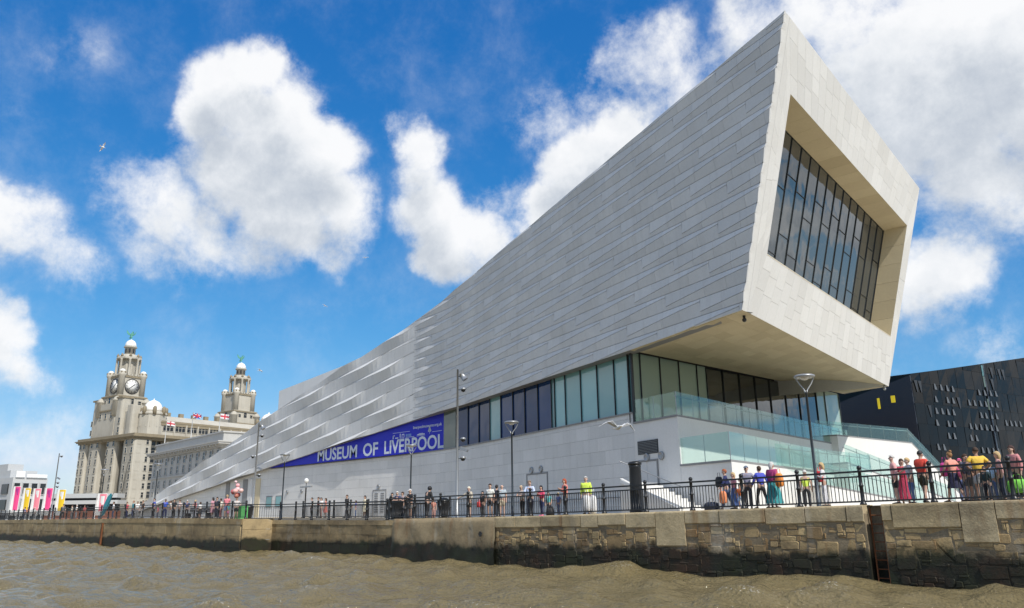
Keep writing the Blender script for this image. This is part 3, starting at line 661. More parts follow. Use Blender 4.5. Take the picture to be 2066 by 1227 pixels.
wl = lambda u, v: q00*(1-u)*(1-v)+q10*u*(1-v)+q11*u*v+q01*(1-u)*v
NC = 15; rnw = random.Random(3)
for i in range(NC):
    u0, u1 = i/NC, (i+1)/NC; off = [.22, .58, .36, .75, .48][i % 5]; cuts = [0, off*.5, off*.5+.45, 1] if off < .6 else [0, off*.45, off, 1]
    for a, b in zip(cuts[:-1], cuts[1:]):
        tl = rnw.uniform(-.004, .004)
        cs = [wl(u0+.0006, a+.001), wl(u1-.0006, a+.001), wl(u1-.0006, b-.001)+M3*tl, wl(u0+.0006, b-.001)+M3*tl]
        MB().prism([p-M3*.04 for p in cs], cs).build('pane', 'glass_big', pw)
        MB().bar(wl(u0, b)+M3*.03, wl(u1, b)+M3*.03, .022, .022).build('transom', 'frame_dark', pw)
    MB().bar(wl(u1, 0)+M3*.03, wl(u1, 1)+M3*.03, .04, .04, up=tuple(M3)).build('mullion', 'frame_dark', pw)
m = MB(); m.add([p+INW*.12 for p in (q00, q10, q11, q01)], [(0, 1, 2, 3)]); m.build('window_back', 'joint', pw)
# soffit under the overhang
G1 = np.array([-25.5, 6.25, 11.45]); EH = E3
GP = np.cross(EH, [0, 0, 1.])
G2 = onplane(1690, 792, G1, GP)
sof = link('soffit', MB().mesh('soffit', 'joint'), mus, NEGO)
G1b = np.array([*plan(27.6)[0], 11.25]); G1x = G1+np.array([*(-DN), 0])*.3
up = np.array([0, 0, 1.])
band(B3+up*.01, C3+up*.01, G2-EH*-1.5+up*.05, G1b+up*.02, 24, 7, 'soffit_panel', 'clad_bounce_tint', -up, 9, True, .05, .005, sof)
m = MB(); m.add([p+up*.07 for p in (B3, C3, G2+EH*2, G1b)], [(0, 1, 2, 3)]); m.build('backing', 'joint', sof)
m = MB(); m.ball((0, 0, -.12), .11, 10).lathe([(.07, -.02), (.07, .12)], (0, 0, 0), 8)
cs = B3*.96+C3*.04+np.array([-.35, 0, -.08]); m.build('security_camera', 'bulb_black', mus, tuple(Vector(cs)-MO))
cs = C3*.985+B3*.015+np.array([-.2, 0, -.06]); link('security_camera', m.mesh('security_camera', 'steel_grey'), mus, tuple(Vector(cs)-MO))
# roof and back (seen only as mass)
m = MB(); ks = [-72, -62, -47, -27, -14.6, -7, -3, 4, 11.4, 25, 40.2]; fr = []; bk = []
for k in ks:
    p, n = plan(k); wdt = np.interp(k, [-72, -47, -10, 40], [7, 12, 17, 23.5]); fr.append((p[0]-n[0]*.1, p[1]-n[1]*.1, zt(k)-.03))
    q_ = p+np.array([E3[0], E3[1]])*wdt; bk.append((q_[0], q_[1], zt(k)-.03 if k < 30 else D3[2]-.03))
bk[-1] = tuple(D3-E3*.06-M3*.06); low_ = [(p[0], p[1], 2.5) for p in bk]; low_[-1] = tuple(C3-E3*.06-M3*.06); low_[-2] = (bk[-2][0], bk[-2][1], 11.3)
for a in range(len(ks)-1):
    m.add([fr[a], fr[a+1], bk[a+1], bk[a]], [(0, 1, 2, 3)])
    m.add([bk[a], bk[a+1], low_[a+1], low_[a] if a < len(ks)-2 or True else low_[a]], [(0, 1, 2, 3)])
m.build('roof', 'clad_wall', mus, NEGO)
m = MB(); m.prism([(-110, 30, 2.6), (-58, 30, 2.6), (-58, 46, 2.6), (-110, 46, 2.6)], [(-110, 30, 21.8), (-58, 30, 26.0), (-58, 46, 26.0), (-110, 46, 21.8)])
m.build('rear_wing', 'clad_wall', mus, NEGO)
# lower river wall
wal = link('lower_wall', MB().mesh('lower_wall', 'joint'), mus, NEGO); SILL = 7.98; INS = .55
def wpt(k, z, off=0.):
    p, n = plan(k); q_ = p-n*(INS-off); return (q_[0], q_[1], z)
kG1 = float((onplane(1277, 830, np.array([*(P0-NN*INS), 8]), np.array([*NN, 0]))[:2]-(P0-NN*INS)) @ DN)
rest = MB(); rnd = random.Random(9); PW, PH = 1.5, .78
for r_ in range(8):
    z0 = 2.2+r_*PH; z1 = min(z0+PH, SILL); k = -72+(r_ % 2)*.75
    if z0 > SILL-.05: continue
    while k < kG1:
        k1 = min(k+PW, kG1); zt0, zt1 = min(z1, zb(k)+.1), min(z1, zb(k1)+.1)
        if zt0-z0 > .05:
            g_ = .005; cs = [wpt(k+g_, z0+g_), wpt(k1-g_, z0+g_), wpt(k1-g_, zt1-g_), wpt(k+g_, zt0-g_)]; bb = [wpt(k+g_, z0+g_, -.05), wpt(k1-g_, z0+g_, -.05), wpt(k1-g_, zt1-g_, -.05), wpt(k+g_, zt0-g_, -.05)]
            if k > 2: MB().prism(bb, cs, 0, rnd.random()).build('wall_panel', 'clad_wall', wal)
            else: rest.prism(bb, cs, 0, rnd.random())
        k = k1
rest.build('wall_panel_rest', 'clad_wall', wal, kind='stuff')
m = MB(); vs = []
for i in range(61):
    k = -72+(kG1+72)*i/60; vs += [wpt(k, 2.2, -.045), wpt(k, min(SILL, zb(k)+.1), -.045)]
m.add(vs, [(2*i, 2*i+2, 2*i+3, 2*i+1) for i in range(60)]); m.build('backing', 'joint', wal)
m = MB(); vs = []                                   # underside of the cladding and thin dark trim
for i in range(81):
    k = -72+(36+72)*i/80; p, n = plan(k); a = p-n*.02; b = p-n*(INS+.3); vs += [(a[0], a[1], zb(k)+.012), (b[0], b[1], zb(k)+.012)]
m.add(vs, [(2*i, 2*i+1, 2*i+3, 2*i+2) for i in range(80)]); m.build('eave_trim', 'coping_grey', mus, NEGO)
m = MB(); vs = []
for i in range(41):
    k = -29+(kG1+29)*i/40; vs += [wpt(k, SILL-.06, .06), wpt(k, SILL+.03, .06), wpt(k, SILL+.03, -.3), wpt(k, SILL-.06, -.04)]
m.add(vs, [(4*i+a, 4*i+4+a, 4*i+4+(a+1) % 4, 4*i+(a+1) % 4) for i in range(40) for a in range(3)]); m.build('window_sill', 'coping_grey', mus, NEGO)
def kpx(px, y): 
    q_ = onplane(px, y, np.array([*(P0-NN*INS), 8]), np.array([*NN, 0])); return float((q_[:2]-(P0-NN*INS)) @ DN)
rb = link('window_band', MB().mesh('window_band', 'frame_dark'), mus, NEGO)
PX = [(897, 'glass_olive'), (921, 'glass_blue'), (942, 'glass_blue'), (963, 'glass_blue'), (985, 'glass_teal'), (1007, 'glass_blue'), (1031, 'glass_blue'), (1055, 'glass_blue'), (1081, 'glass_blue'), (1108, 'glass_teal'), (1115, 'glass_teal'), (1136, 'glass_teal'), (1167, 'glass_teal'), (1200, 'glass_teal'), (1234, 'glass_teal'), (1271, None)]
for (a, mt), (b, _) in zip(PX[:-1], PX[1:]):
    k0, k1 = max(kpx(a, 850-.33*(a-900)), .9), kpx(b, 850-.33*(b-900)); cs = []
    for off in (-.22, -.17): cs.append([wpt(k0+.02, SILL+.02, off), wpt(k1-.02, SILL+.02, off), wpt(k1-.02, zb(k1)+.02, off), wpt(k0+.02, zb(k0)+.02, off)])
    MB().prism(cs[0], cs[1]).build('pane', mt, rb)
    MB().bar(wpt(k1, SILL, -.14), wpt(k1, zb(k1), -.14), .05, .1, up=(NN[0], NN[1], 0)).build('mullion', 'frame_dark', rb)
# blue banner stretched over the north part of the window band
ban = thing('banner', 'large blue printed banner with white lettering on the museum wall', 'banner', (-60, 13.7, 7.9))
bo = (60, -13.7, -7.9); m = MB(); s0, s1 = -82.5, -50.35; n = 24; ty = 13.66
top = [(s0+(s1-s0)*i/n, max(zb(s0+(s1-s0)*i/n+51.4)+.01, SILL+.06)) for i in range(n+1)]
vs = [(s, ty, z) for s, z in top]+[(s, ty, SILL+.035) for s, z in top]+[(s, ty+.04, z) for s, z in top]+[(s, ty+.04, SILL+.035) for s, z in top]; q_ = n+1
fs = [(q_+i, q_+i+1, i+1, i) for i in range(n)]+[(i, i+1, 2*q_+i+1, 2*q_+i) for i in range(n)]+[(2*q_-1, 4*q_-1, 3*q_-1, q_-1)]
m.add(vs, fs); m.build('sheet', 'banner_blue', ban, bo)
def text(s_, name, mat, parent, loc, size_w, height, bold=.0, extr=.004, rot=(R(90), 0, 0), space=1., shear=0.):
    cu = bpy.data.curves.new(name, 'FONT'); cu.body = s_; cu.size = 1; cu.offset = bold; cu.extrude = extr; cu.space_character = space; cu.resolution_u = 3
    to = bpy.data.objects.new('tmp_text', cu); COL.objects.link(to); dg = bpy.context.evaluated_depsgraph_get()
    me = bpy.data.meshes.new_from_object(to.evaluated_get(dg)); bpy.data.objects.remove(to)
    co = np.array([v.co for v in me.vertices]); mn, mxx = co.min(0), co.max(0)
    for v in me.vertices:
        v.co = ((v.co.x-mn[0])/(mxx[0]-mn[0])*size_w, (v.co.y-mn[1])/(mxx[1]-mn[1])*height, v.co.z)
    me.materials.clear(); me.materials.append(MAT(mat)); o = link(name, me, parent, loc); o.rotation_euler = rot; return o
lw = 19.75; words = [('MUSEUM', -70.35, -62.25), ('OF', -60.35, -58.0), ('LIVERPOOL', -56.75, -50.75)]
def spx(px, y): return float(ont(px, y, ty)[0])
for w_, a, b in (('MUSEUM', 641, 721), ('OF', 732, 763), ('LIVERPOOL', 775, 895)):
    a, b = spx(a, 925), spx(b, 900); text(w_, 'lettering', 'banner_white', ban, (a+60, ty-.012-13.7, SILL+.17-7.9), b-a, 1.22, .022)
a, b = spx(834, 865), spx(892, 848); text('liverpoolmuseums.org.uk', 'lettering', 'banner_white', ban, (a+60, ty-.012-13.7, 10.0-7.9), b-a, .33, .012)
# row of small sponsor marks: line, square bracket, tower pair, pale squares, oval script, tree with a line
def mk(f, mat='banner_white'):
    m = MB(); f(m); m.build('emblem', mat, ban, bo)
y_ = ty-.012
def rect(m, px0, px1, z0, z1): 
    a, b = spx(px0, 870), spx(px1, 870); m.prism([(a, y_, z0), (b, y_, z0), (b, y_+.01, z0), (a, y_+.01, z0)], [(a, y_, z1), (b, y_, z1), (b, y_+.01, z1), (a, y_+.01, z1)])
mk(lambda m: rect(m, 793, 827, 9.93, 9.96))
mk(lambda m: (rect(m, 793, 794.5, 9.42, 9.75), rect(m, 793, 797, 9.68, 9.75), rect(m, 798, 804, 9.44, 9.53)))
mk(lambda m: (rect(m, 807, 808.5, 9.5, 9.85), rect(m, 811, 812, 9.5, 9.7), rect(m, 815, 816, 9.5, 9.7), rect(m, 811, 816, 9.7, 9.78), rect(m, 807, 816, 9.42, 9.46)))
mk(lambda m: (rect(m, 819, 823, 9.5, 9.72), rect(m, 824, 830, 9.5, 9.72)), 'banner_pale')
mk(lambda m: rect(m, 819, 836, 9.42, 9.46))
mk(lambda m: (rect(m, 842, 857, 9.5, 9.58), rect(m, 845, 854, 9.6, 9.64), rect(m, 841, 858, 9.42, 9.45)))
def tree_mark(m):
    c = spx(867, 865)
    for dx, dz, rr in ((0, 0, .16), (-.12, -.1, .1), (.12, -.1, .1), (0, .14, .1)):
        m.add([(c+dx+rr*math.cos(t*.785), y_, 9.86+dz+rr*math.sin(t*.785)) for t in range(8)], [tuple(range(8))])
    m.box(c-.02, c+.02, y_, y_+.008, 9.5, 9.75)
mk(tree_mark); mk(lambda m: rect(m, 872, 892, 9.62, 9.65))
# doors, louvres, lamps on the lower wall
def wall_rect(px0, px1, y0, y1, near=True):
    if near:
        pl0 = np.array([*(P0-NN*INS), 8]); a = onplane(px0, (y0+y1)/2, pl0, np.array([*NN, 0])); b = onplane(px1, (y0+y1)/2, pl0, np.array([*NN, 0])); mid = (px0+px1)/2
        zt_, z0 = onplane(mid, y0, pl0, np.array([*NN, 0]))[2], onplane(mid, y1, pl0, np.array([*NN, 0]))[2]; nrm = NN; tan = DN
    else:
        a, b = ont(px0, (y0+y1)/2, 13.4+INS), ont(px1, (y0+y1)/2, 13.4+INS); mid = (px0+px1)/2; zt_, z0 = ont(mid, y0, 13.4+INS)[2], ont(mid, y1, 13.4+INS)[2]; nrm = np.array([0, -1.]); tan = np.array([1., 0])
    return a, float(np.linalg.norm((b-a)[:2])), z0, zt_, nrm, tan
def wbox(m, a, tan, nrm, u0, u1, z0, z1, d0, d1, mi=0):
    f = lambda u, d, z: (a[0]+tan[0]*u+nrm[0]*d, a[1]+tan[1]*u+nrm[1]*d, z)
    m.prism([f(u0, d1, z0), f(u1, d1, z0), f(u1, d0, z0), f(u0, d0, z0)], [f(u0, d1, z1), f(u1, d1, z1), f(u1, d0, z1), f(u0, d0, z1)], mi)
def door(px0, px1, y0, near, leaf=2, louvre=False):
    a, w, z0, z1, nrm, tan = wall_rect(px0, px1, y0, 1040, near); z0 = zq(a[0])-.02
    m = MB(); wbox(m, a, tan, nrm, 0, w, z1, z1+.09, -.02, .05); wbox(m, a, tan, nrm, -.09, 0, z0, z1+.09, -.02, .05); wbox(m, a, tan, nrm, w, w+.09, z0, z1+.09, -.02, .05)
    d = m.build('door', 'coping_grey', mus, NEGO)
    for i in range(leaf):
        u0, u1 = w*i/leaf+.015, w*(i+1)/leaf-.015; m = MB(); wbox(m, a, tan, nrm, u0, u1, z0+.02, z1-.01, -.03, .022); m.build('leaf', 'clad_wall', d)
        if louvre:
            for k in range(9):
                m = MB(); wbox(m, a, tan, nrm, u0+.2, u1-.2, z0+.4+k*.2, z0+.53+k*.2, .022, .05); m.build('slat', 'coping_grey', d)
door(1065, 1105, 957, True); door(753, 778, 990, False, 2, True); door(891, 918, 942, False, 1); door(1289, 1329, 931, True, 2)
for px0, px1, y0, y1 in ((537, 549, 1001, 1024), (556, 568, 1000, 1023)):
    a, w, z0, z1, nrm, tan = wall_rect(px0, px1, y0, y1, False); m = MB(); wbox(m, a, tan, nrm, 0, w, z0, z1, -.02, .04); f_ = m.build('window', 'coping_grey', mus, NEGO)
    m = MB(); wbox(m, a, tan, nrm, .12, w-.12, z0+.12, z1-.1, .04, .055); m.build('pane', 'glass_teal', f_)
for px0, px1, y0, mt in ((455, 462, 975, 'coping_grey'), (489, 498, 968, 'coping_grey'), (500, 508, 967, 'clad_wall'), (511, 524, 966, 'clad_bounce_tint')):
    a, w, z0, z1, nrm, tan = wall_rect(px0, px1, y0, 1040, False); m = MB(); wbox(m, a, tan, nrm, 0, w, zq(a[0])-.02, z1, -.03, .06+.01*(px0 % 3)); m.build('entrance_panel', mt, mus, NEGO)
a, w, z0, z1, nrm, tan = wall_rect(1287, 1328, 888, 916, True); m = MB(); wbox(m, a, tan, nrm, 0, w, z0, z1, -.02, .02)
lv = m.build('louvre_vent', 'frame_dark', mus, NEGO)
for k in range(9):
    m = MB(); h = (z1-z0)/9; wbox(m, a, tan, nrm, .03, w-.03, z0+k*h+.05, z0+(k+1)*h-.02, .02, .07); m.build('slat', 'steel_grey', lv)
for px, y, nr in ((1073, 948, 1), (1092, 945, 1), (1306, 922, 1), (1335, 918, 1), (874, 973, 0), (764, 981, 0), (609, 990, 0), (580, 992, 0)):
    a, w, z0, z1, nrm, tan = wall_rect(px, px+2, y-1, y+1, bool(nr)); m = MB()
    m.lathe([(.22, 0), (.22, .06), (.17, .09), (.15, .06), (.06, .05)], (0, 0, 0), 14)
    o = m.build('wall_lamp', 'steel_grey', mus, tuple(Vector((a[0]+nrm[0]*.02, a[1]+nrm[1]*.02, z0))-MO)); o.rotation_euler = Vector((nrm[0], nrm[1], 0)).to_track_quat('Z', 'Y').to_euler()
m = MB()
for k in range(2): m.tube([wpt(4+i*2, zq(-45)+.95, .25) for i in range(12)], .025, 6)
m.build('handrail', 'steel_grey', mus, NEGO)
# glazed south wall under the overhang
sg = link('glazed_wall', MB().mesh('glazed_wall', 'frame_dark'), mus, NEGO); TZ = 7.44
PX2 = [(1271, 'glass_pale'), (1292, 'glass_pale'), (1332, 'glass_pale'), (1370, 'glass_pale'), (1406, 'glass_pale'), (1425, 'glass_dk'), (1458, 'glass_dk'), (1491, 'glass_dk'), (1522, 'glass_dk'), (1551, 'glass_dk'), (1581, 'glass_dk'), (1608, 'glass_dk'), (1642, 'glass_pale'), (1659, 'glass_pale'), (1687, None)]
LG = float(np.linalg.norm((G2-G1)[:2]))
def sp_(px): return float((onplane(px, 770, G1, GP)-G1) @ EH)
for (a, mt), (b, _) in zip(PX2[:-1], PX2[1:]):
    u0, u1 = max(0, sp_(a)), sp_(b); q0, q1 = G1+EH*u0, G1+EH*u1; zt0 = 11.35+(G2[2]-11.45)*u0/LG; zt1 = 11.35+(G2[2]-11.45)*u1/LG
    out = np.array([EH[1], -EH[0], 0]); c4 = [(q0, TZ+.03), (q1, TZ+.03), (q1, zt1), (q0, zt0)]
    cs = [np.array([p[0], p[1], z])+EH*(.02 if i in (0, 3) else -.02) for i, (p, z) in enumerate(c4)]
    MB().prism([p-out*.04 for p in cs], cs).build('pane', mt, sg)
    MB().bar((q1[0]+out[0]*.02, q1[1]+out[1]*.02, TZ), (q1[0]+out[0]*.02, q1[1]+out[1]*.02, zt1), .05, .12, up=tuple(out)).build('mullion', 'frame_dark', sg)
m = MB(); q0, q1 = G1-out*.3, G1+EH*LG-out*.3; m.add([(q0[0], q0[1], TZ), (q1[0], q1[1], TZ), (q1[0], q1[1], 13), (q0[0], q0[1], 12)], [(0, 1, 2, 3)]); m.build('backing', 'joint', sg)
MB().bar((G1[0], G1[1], TZ), (G1[0], G1[1], 11.4), .1, .1).build('corner_mullion', 'frame_dark', sg)
# stepped terraces with glass balustrades
def terrace(name, poly, z1, mat='terrace', z0=2.2, cop=True):
    m = MB(); m.prism([(x, y, z0) for x, y in poly], [(x, y, (z1 if not isinstance(z1, (list, tuple)) else z1[i])-.1) for i, (x, y) in enumerate(poly)]); t_ = m.build(name, mat, mus, NEGO)
    if cop:
        c = np.mean(np.array(poly), 0); pp = [tuple(np.array(p)+(np.array(p)-c)/np.linalg.norm(np.array(p)-c)*.06) for p in poly]; zz_ = z1 if isinstance(z1, (list, tuple)) else [z1]*len(poly)
        MB().prism([(x, y, zz_[i]-.098) for i, (x, y) in enumerate(pp)], [(x, y, zz_[i]) for i, (x, y) in enumerate(pp)]).build('coping', 'coping_grey', t_)
    return t_
E2 = EH[:2]; c1 = np.array([-22.06, 5.21]); w0 = np.array(wpt(kG1, 0, .004)[:2]); c2 = np.array([-18.64, 4.19])
poly1 = [tuple(w0), tuple(c1), tuple(c1+E2*27.5), tuple(w0+E2*29)]
terrace('upper_terrace', poly1, TZ)
c1b = c1+DN*.004-np.array([0, 0.])
poly2 = [tuple(c1+DN*.01+NN*-.0), tuple(c2), tuple(c2+np.array([-.14, .99])*12.5), tuple(c2+np.array([-.17, .985])*29), tuple(c1+E2*27+DN*.01)]
terrace('lower_terrace', poly2, 4.94)
terrace('stair_flank', [(-25.2, 27.8), (-23.6, 28.3), (-22.4, 40), (-24, 41)], 8.0)
terrace('stair_flank', [(-25.2, 40.6), (-22.4, 40.02), (-21.4, 48), (-25, 49)], [8.0, 8.0, 3.6, 3.6])
terrace('ramp_flank', [(-21.6, 22), (-20.4, 21.7), (-20.2, 42), (-21.8, 42)], [5.6, 5.6, 3.2, 3.2])
terrace('ramp_flank', [(-19.0, 12.5), (-17.6, 12), (-17.6, 27), (-19.2, 27)], [3.9, 3.9, 2.9, 2.9])
def balustrade(pts, z, h, name='glass_balustrade', pane=1.75, rail=True):
    zs_ = z if isinstance(z, (list, tuple)) else [z]*len(pts); root = None
    for (a, za), (b, zb_) in zip(list(zip(pts, zs_))[:-1], list(zip(pts, zs_))[1:]):
        a, b = np.array(a), np.array(b); L = np.linalg.norm(b-a); n = max(1, round(L/pane)); d = (b-a)/L; nr = np.array([d[1], -d[0]])
        for i in range(n):
            p, q_ = a+d*(L*i/n+.012), a+d*(L*(i+1)/n-.012); z0_, z1_ = za+(zb_-za)*i/n, za+(zb_-za)*(i+1)/n
            m = MB(); m.prism([(p[0], p[1], z0_), (q_[0], q_[1], z1_), (q_[0]+nr[0]*.02, q_[1]+nr[1]*.02, z1_), (p[0]+nr[0]*.02, p[1]+nr[1]*.02, z0_)],
                              [(p[0], p[1], z0_+h), (q_[0], q_[1], z1_+h), (q_[0]+nr[0]*.02, q_[1]+nr[1]*.02, z1_+h), (p[0]+nr[0]*.02, p[1]+nr[1]*.02, z0_+h)])
            jb = MB().bar((q_[0]+d[0]*.012, q_[1]+d[1]*.012, z1_), (q_[0]+d[0]*.012, q_[1]+d[1]*.012, z1_+h), .022, .03)
            if root is None: root = m.build(name, 'glass_bal', mus, NEGO)
            else: m.build('pane', 'glass_bal', root)
            jb.build('glazing_joint', 'steel_grey', root)
        if rail: MB().tube([(a[0]-nr[0]*.08, a[1]-nr[1]*.08, za+h*.82), (b[0]-nr[0]*.08, b[1]-nr[1]*.08, zb_+h*.82)], .024, 6).build('handrail', 'steel_grey', root)
    return root
iv = lambda p, d=.08: tuple(np.array(p)+np.array([-.08, .1]))
balustrade([iv(w0), iv(c1)], TZ-.55, 1.75, rail=False); balustrade([iv(c1), iv(c1+E2*27)], TZ, 1.2)
balustrade([iv(c1+DN*.15), iv(c2)], 4.94, 1.3, rail=False); balustrade([iv(c2), iv(np.array(poly2[2])), iv(np.array(poly2[3]))], 4.94, 1.3, rail=False)
balustrade([(-25, 28.0), (-22.6, 40), (-21.6, 48)], [8.0, 8.0, 3.6], 1.15)
balustrade([(-20.6, 21.9), (-20.4, 42)], [5.6, 3.2], 1.15); balustrade([(-17.8, 12.2), (-17.8, 27)], [3.9, 2.9], 1.1)
balustrade([(-19.6, 10.5), (-19.9, 24)], [4.94, 4.94], 1.15)
# little flight of steps with white stringer against the lower wall
m = MB(); st0 = np.array([-24.0, 5.4])
for k in range(9):
    a = st0+DN*(.45*k); b = a+DN*.47; z = zq(-24)+.17*(9-k); o_ = NN*1.6
    MB().prism([(a[0], a[1], 2.3), (b[0], b[1], 2.3), (b[0]+o_[0], b[1]+o_[1], 2.3), (a[0]+o_[0], a[1]+o_[1], 2.3)][::-1], [(a[0], a[1], z), (b[0], b[1], z), (b[0]+o_[0], b[1]+o_[1], z), (a[0]+o_[0], a[1]+o_[1], z)][::-1]).build('step', 'terrace', mus, NEGO)
sw = [st0+NN*1.61-DN*.3, st0+NN*1.61+DN*4.2, st0+NN*1.78+DN*4.2, st0+NN*1.78-DN*.3]; zs4 = [zq(-24)+1.75, zq(-20)+.12, zq(-20)+.12, zq(-24)+1.75]
MB().prism([(p[0], p[1], 2.3) for p in sw][::-1], [(p[0], p[1], z) for p, z in zip(sw, zs4)][::-1]).build('stair_wall', 'clad_wall', mus, NEGO)
a, b = st0+NN*1.82-DN*.2, st0+NN*1.65+DN*4.3
MB().bar((a[0], a[1], zq(-24)+1.6), (b[0], b[1], zq(-20)+.12), .06, .16).build('stair_stringer', 'white_paint', mus, NEGO)
MB().tube([(a[0], a[1], zq(-24)+2.6), (b[0], b[1], zq(-20)+1.1), (b[0]+.4, b[1]-.1, zq(-20)+1.1)], .025, 6).build('handrail', 'steel_grey', mus, NEGO)
# ================================================================== BACKGROUND BUILDINGS
def win_mesh(w, h, pane='win_dark', fr='portland', lights=1, name='window'):
    """window facing local -y: stone surround proud of the wall, pane set back, glazing bars"""
    m = MB(); t = .22
    m.box(-w/2-t, -w/2, -.14, .05, -.1, h+.18, 0); m.box(w/2, w/2+t, -.14, .05, -.1, h+.18, 0)
    m.box(-w/2, w/2, -.14, .05, h, h+.18, 0); m.box(-w/2-t-.08, w/2+t+.08, -.24, .05, -.3, -.1, 0)
    m.add([(-w/2, -.04, -.1), (w/2, -.04, -.1), (w/2, -.04, h), (-w/2, -.04, h)], [(0, 1, 2, 3)], 1)
    for i in range(1, lights): x = -w/2+w*i/lights; m.box(x-.12, x+.12, -.12, -.03, -.1, h, 0)
    m.box(-w/2, w/2, -.08, -.03, h*.55, h*.55+.12, 0)
    return m.mesh(name, [fr, pane])
# ---- clock-tower block
LE = np.array([-.17, .985]); LE /= np.linalg.norm(LE); LR = math.atan2(LE[1], LE[0])
lbd = thing('clock_tower_building', 'tall cream stone office block with two domed towers and clock faces, far left', 'building', (-410.4, 106.2, 3), LR)
LZ, LW, LX0, LX1 = 38., 30., -9., 79.               # cornice height, half width, west and east ends (local x east, y north)
T2X = 66.; LN_ = 21.                                 # north face
WN = {1: win_mesh(1.9, 2.9), 3: win_mesh(5.2, 3.0, lights=3), 2: win_mesh(1.5, 2.3)}
m = MB(); m.box(LX0+4.6, LX1, -LW+3.6, LN_-3.6, 0, LZ); body = m.build('wall', 'portland', lbd)
# western and southern piers
def pier(x, y, wx, wy, r=1.2, z1=LZ):
    m = MB(); m.lathe([(1, 0), (1, z1-5.5), (1.03, z1-5.3), (1.03, z1-4.9), (1, z1-4.7), (1, z1)], (x, y, 0), 20, sx=wx, sy=wy); return m
def rpier(x0, x1, y0, y1, z1=LZ, c=1.1):
    m = MB(); P = [(x0+c, y0), (x1-c, y0), (x1-c*.3, y0+c*.3), (x1, y0+c), (x1, y1-c), (x1-c*.3, y1-c*.3), (x1-c, y1), (x0+c, y1), (x0+c*.3, y1-c*.3), (x0, y1-c), (x0, y0+c), (x0+c*.3, y0+c*.3)]
    m.prism([(x, y, 0) for x, y in P], [(x, y, z1) for x, y in P]); return m
for y in (-26.2, -9.5, 5.5): rpier(LX0, LX0+7, y-3.9, y+3.9).build('pier', 'portland', lbd)
for x in (9.5, 26, 43, 60, 75): rpier(x-3, x+3, -LW, -LW+6).build('pier', 'portland', lbd)
rpier(LX0, LX0+9, -LW, -LW+9).build('corner_pier', 'portland', lbd); rpier(LX0, LX0+9, LN_-7, LN_).build('corner_pier', 'portland', lbd)
def cornice(x0, x1, y0, y1, z, t=1.1, over=1.0, mat='portland_dk', parent=lbd):
    m = MB()
    for o, a, b in ((.35, -1.4, -.6), (over*.7, -.6, -.1), (over, -.1, .35), (over*.4, .35, t)): m.box(x0-o, x1+o, y0-o, y1+o, z+a, z+b)
    return m.build('cornice', mat, parent)
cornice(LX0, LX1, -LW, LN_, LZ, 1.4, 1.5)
FL_ = 4.05
def wins(xys, zs, kind, face):
    for x, y in xys:
        for z in zs:
            o = link('window', WN[kind], lbd, (x, y, z)); o.rotation_euler = (0, 0, {'S': 0, 'W': -R(90)}[face])
zrows = [2.2+FL_*k for k in range(9)]
wins([(LX0+4.55, y) for y in (-17.8, -2, 11.5)], zrows[1:], 3, 'W'); wins([(LX0+4.55, y) for y in (-21.3, -14.4, -5)], zrows, 1, 'W')
wins([(LX0+.02, y) for y in (-28.5, -23.5, -12, -7, 3, 8, 15.5, 19)], zrows[1:], 2, 'W')
wins([(x, -LW+3.55) for x in (2.6, 5.2)], zrows, 1, 'S'); wins([(x, -LW+.02) for x in (-6.5, -2.6)], zrows, 2, 'S')
wins([(x, -LW+3.55) for x in (15, 18, 21, 32, 36, 48, 52, 66, 70)], zrows[5:], 1, 'S')
m = MB()                                            # big arched niche over the west entrance, and entrance arch
def arch_fan(m, x, y0, y1, z0, zs, n=12):
    r = (y1-y0)/2; c = (y0+y1)/2; P = [(y0, z0), (y1, z0)]+[(c+r*math.cos(a), zs+r*math.sin(a)) for a in np.linspace(0, math.pi, n)]
    m.add([(x, y, z) for y, z in P], [tuple(range(len(P)))])
arch_fan(m, LX0+4.5, -3.6, -.4, 0, 4.5); m.build('entrance_arch', 'win_dark', lbd)
# attic storeys
m = MB(); m.box(LX0+3, LX0+20, -21, 14, LZ+1, 51); at1 = m.build('attic', 'portland', lbd)
for y in (-19, 13):
    rpier(LX0+2, LX0+7, y-2.6, y+2.6, 53.5).build('turret', 'portland', lbd)
for y in (-10.5, 10.5):
    rpier(LX0+1, LX0+6, y-2.9, y+2.9, 57.5).build('turret', 'portland', lbd)
    m = MB(); m.box(LX0+.6, LX0+6.4, y-3.3, y+3.3, 57.5, 58.3); m.build('cornice', 'portland_dk', lbd)
m = MB(); m.box(LX0+1.8, LX0+6, -7.8, 7.8, LZ+1, 53.); m.build('gable', 'portland', lbd)
m = MB(); arch_fan(m, LX0+1.72, -5.4, 5.4, LZ+1.5, 45.5); m.build('gable_arch', 'portland_dk', lbd)
for y in (-12, 12):
    for z in (41, 45.5): link('window', WN[2], lbd, (LX0+.96, y-.6 if y < 0 else y+.6, z)).rotation_euler = (0, 0, -R(90))
m = MB(); m.box(LX0+12, LX1-2, -LW+1.5, LN_-1.5, LZ+1, 45.5); m.build('attic', 'portland', lbd)
cornice(LX0+12, LX1-2, -LW+1.5, LN_-1.5, 45.5, .9, .5)
m = MB(); m.prism([(LX0+14, -LW+3.5, 46.3), (LX1-4, -LW+3.5, 46.3), (LX1-4, LN_-3.5, 46.3), (LX0+14, LN_-3.5, 46.3)], [(LX0+16, -LW+8, 49.5), (LX1-6, -LW+8, 49.5), (LX1-6, LN_-8, 49.5), (LX0+16, LN_-8, 49.5)]); m.build('roof', 'portland', lbd)
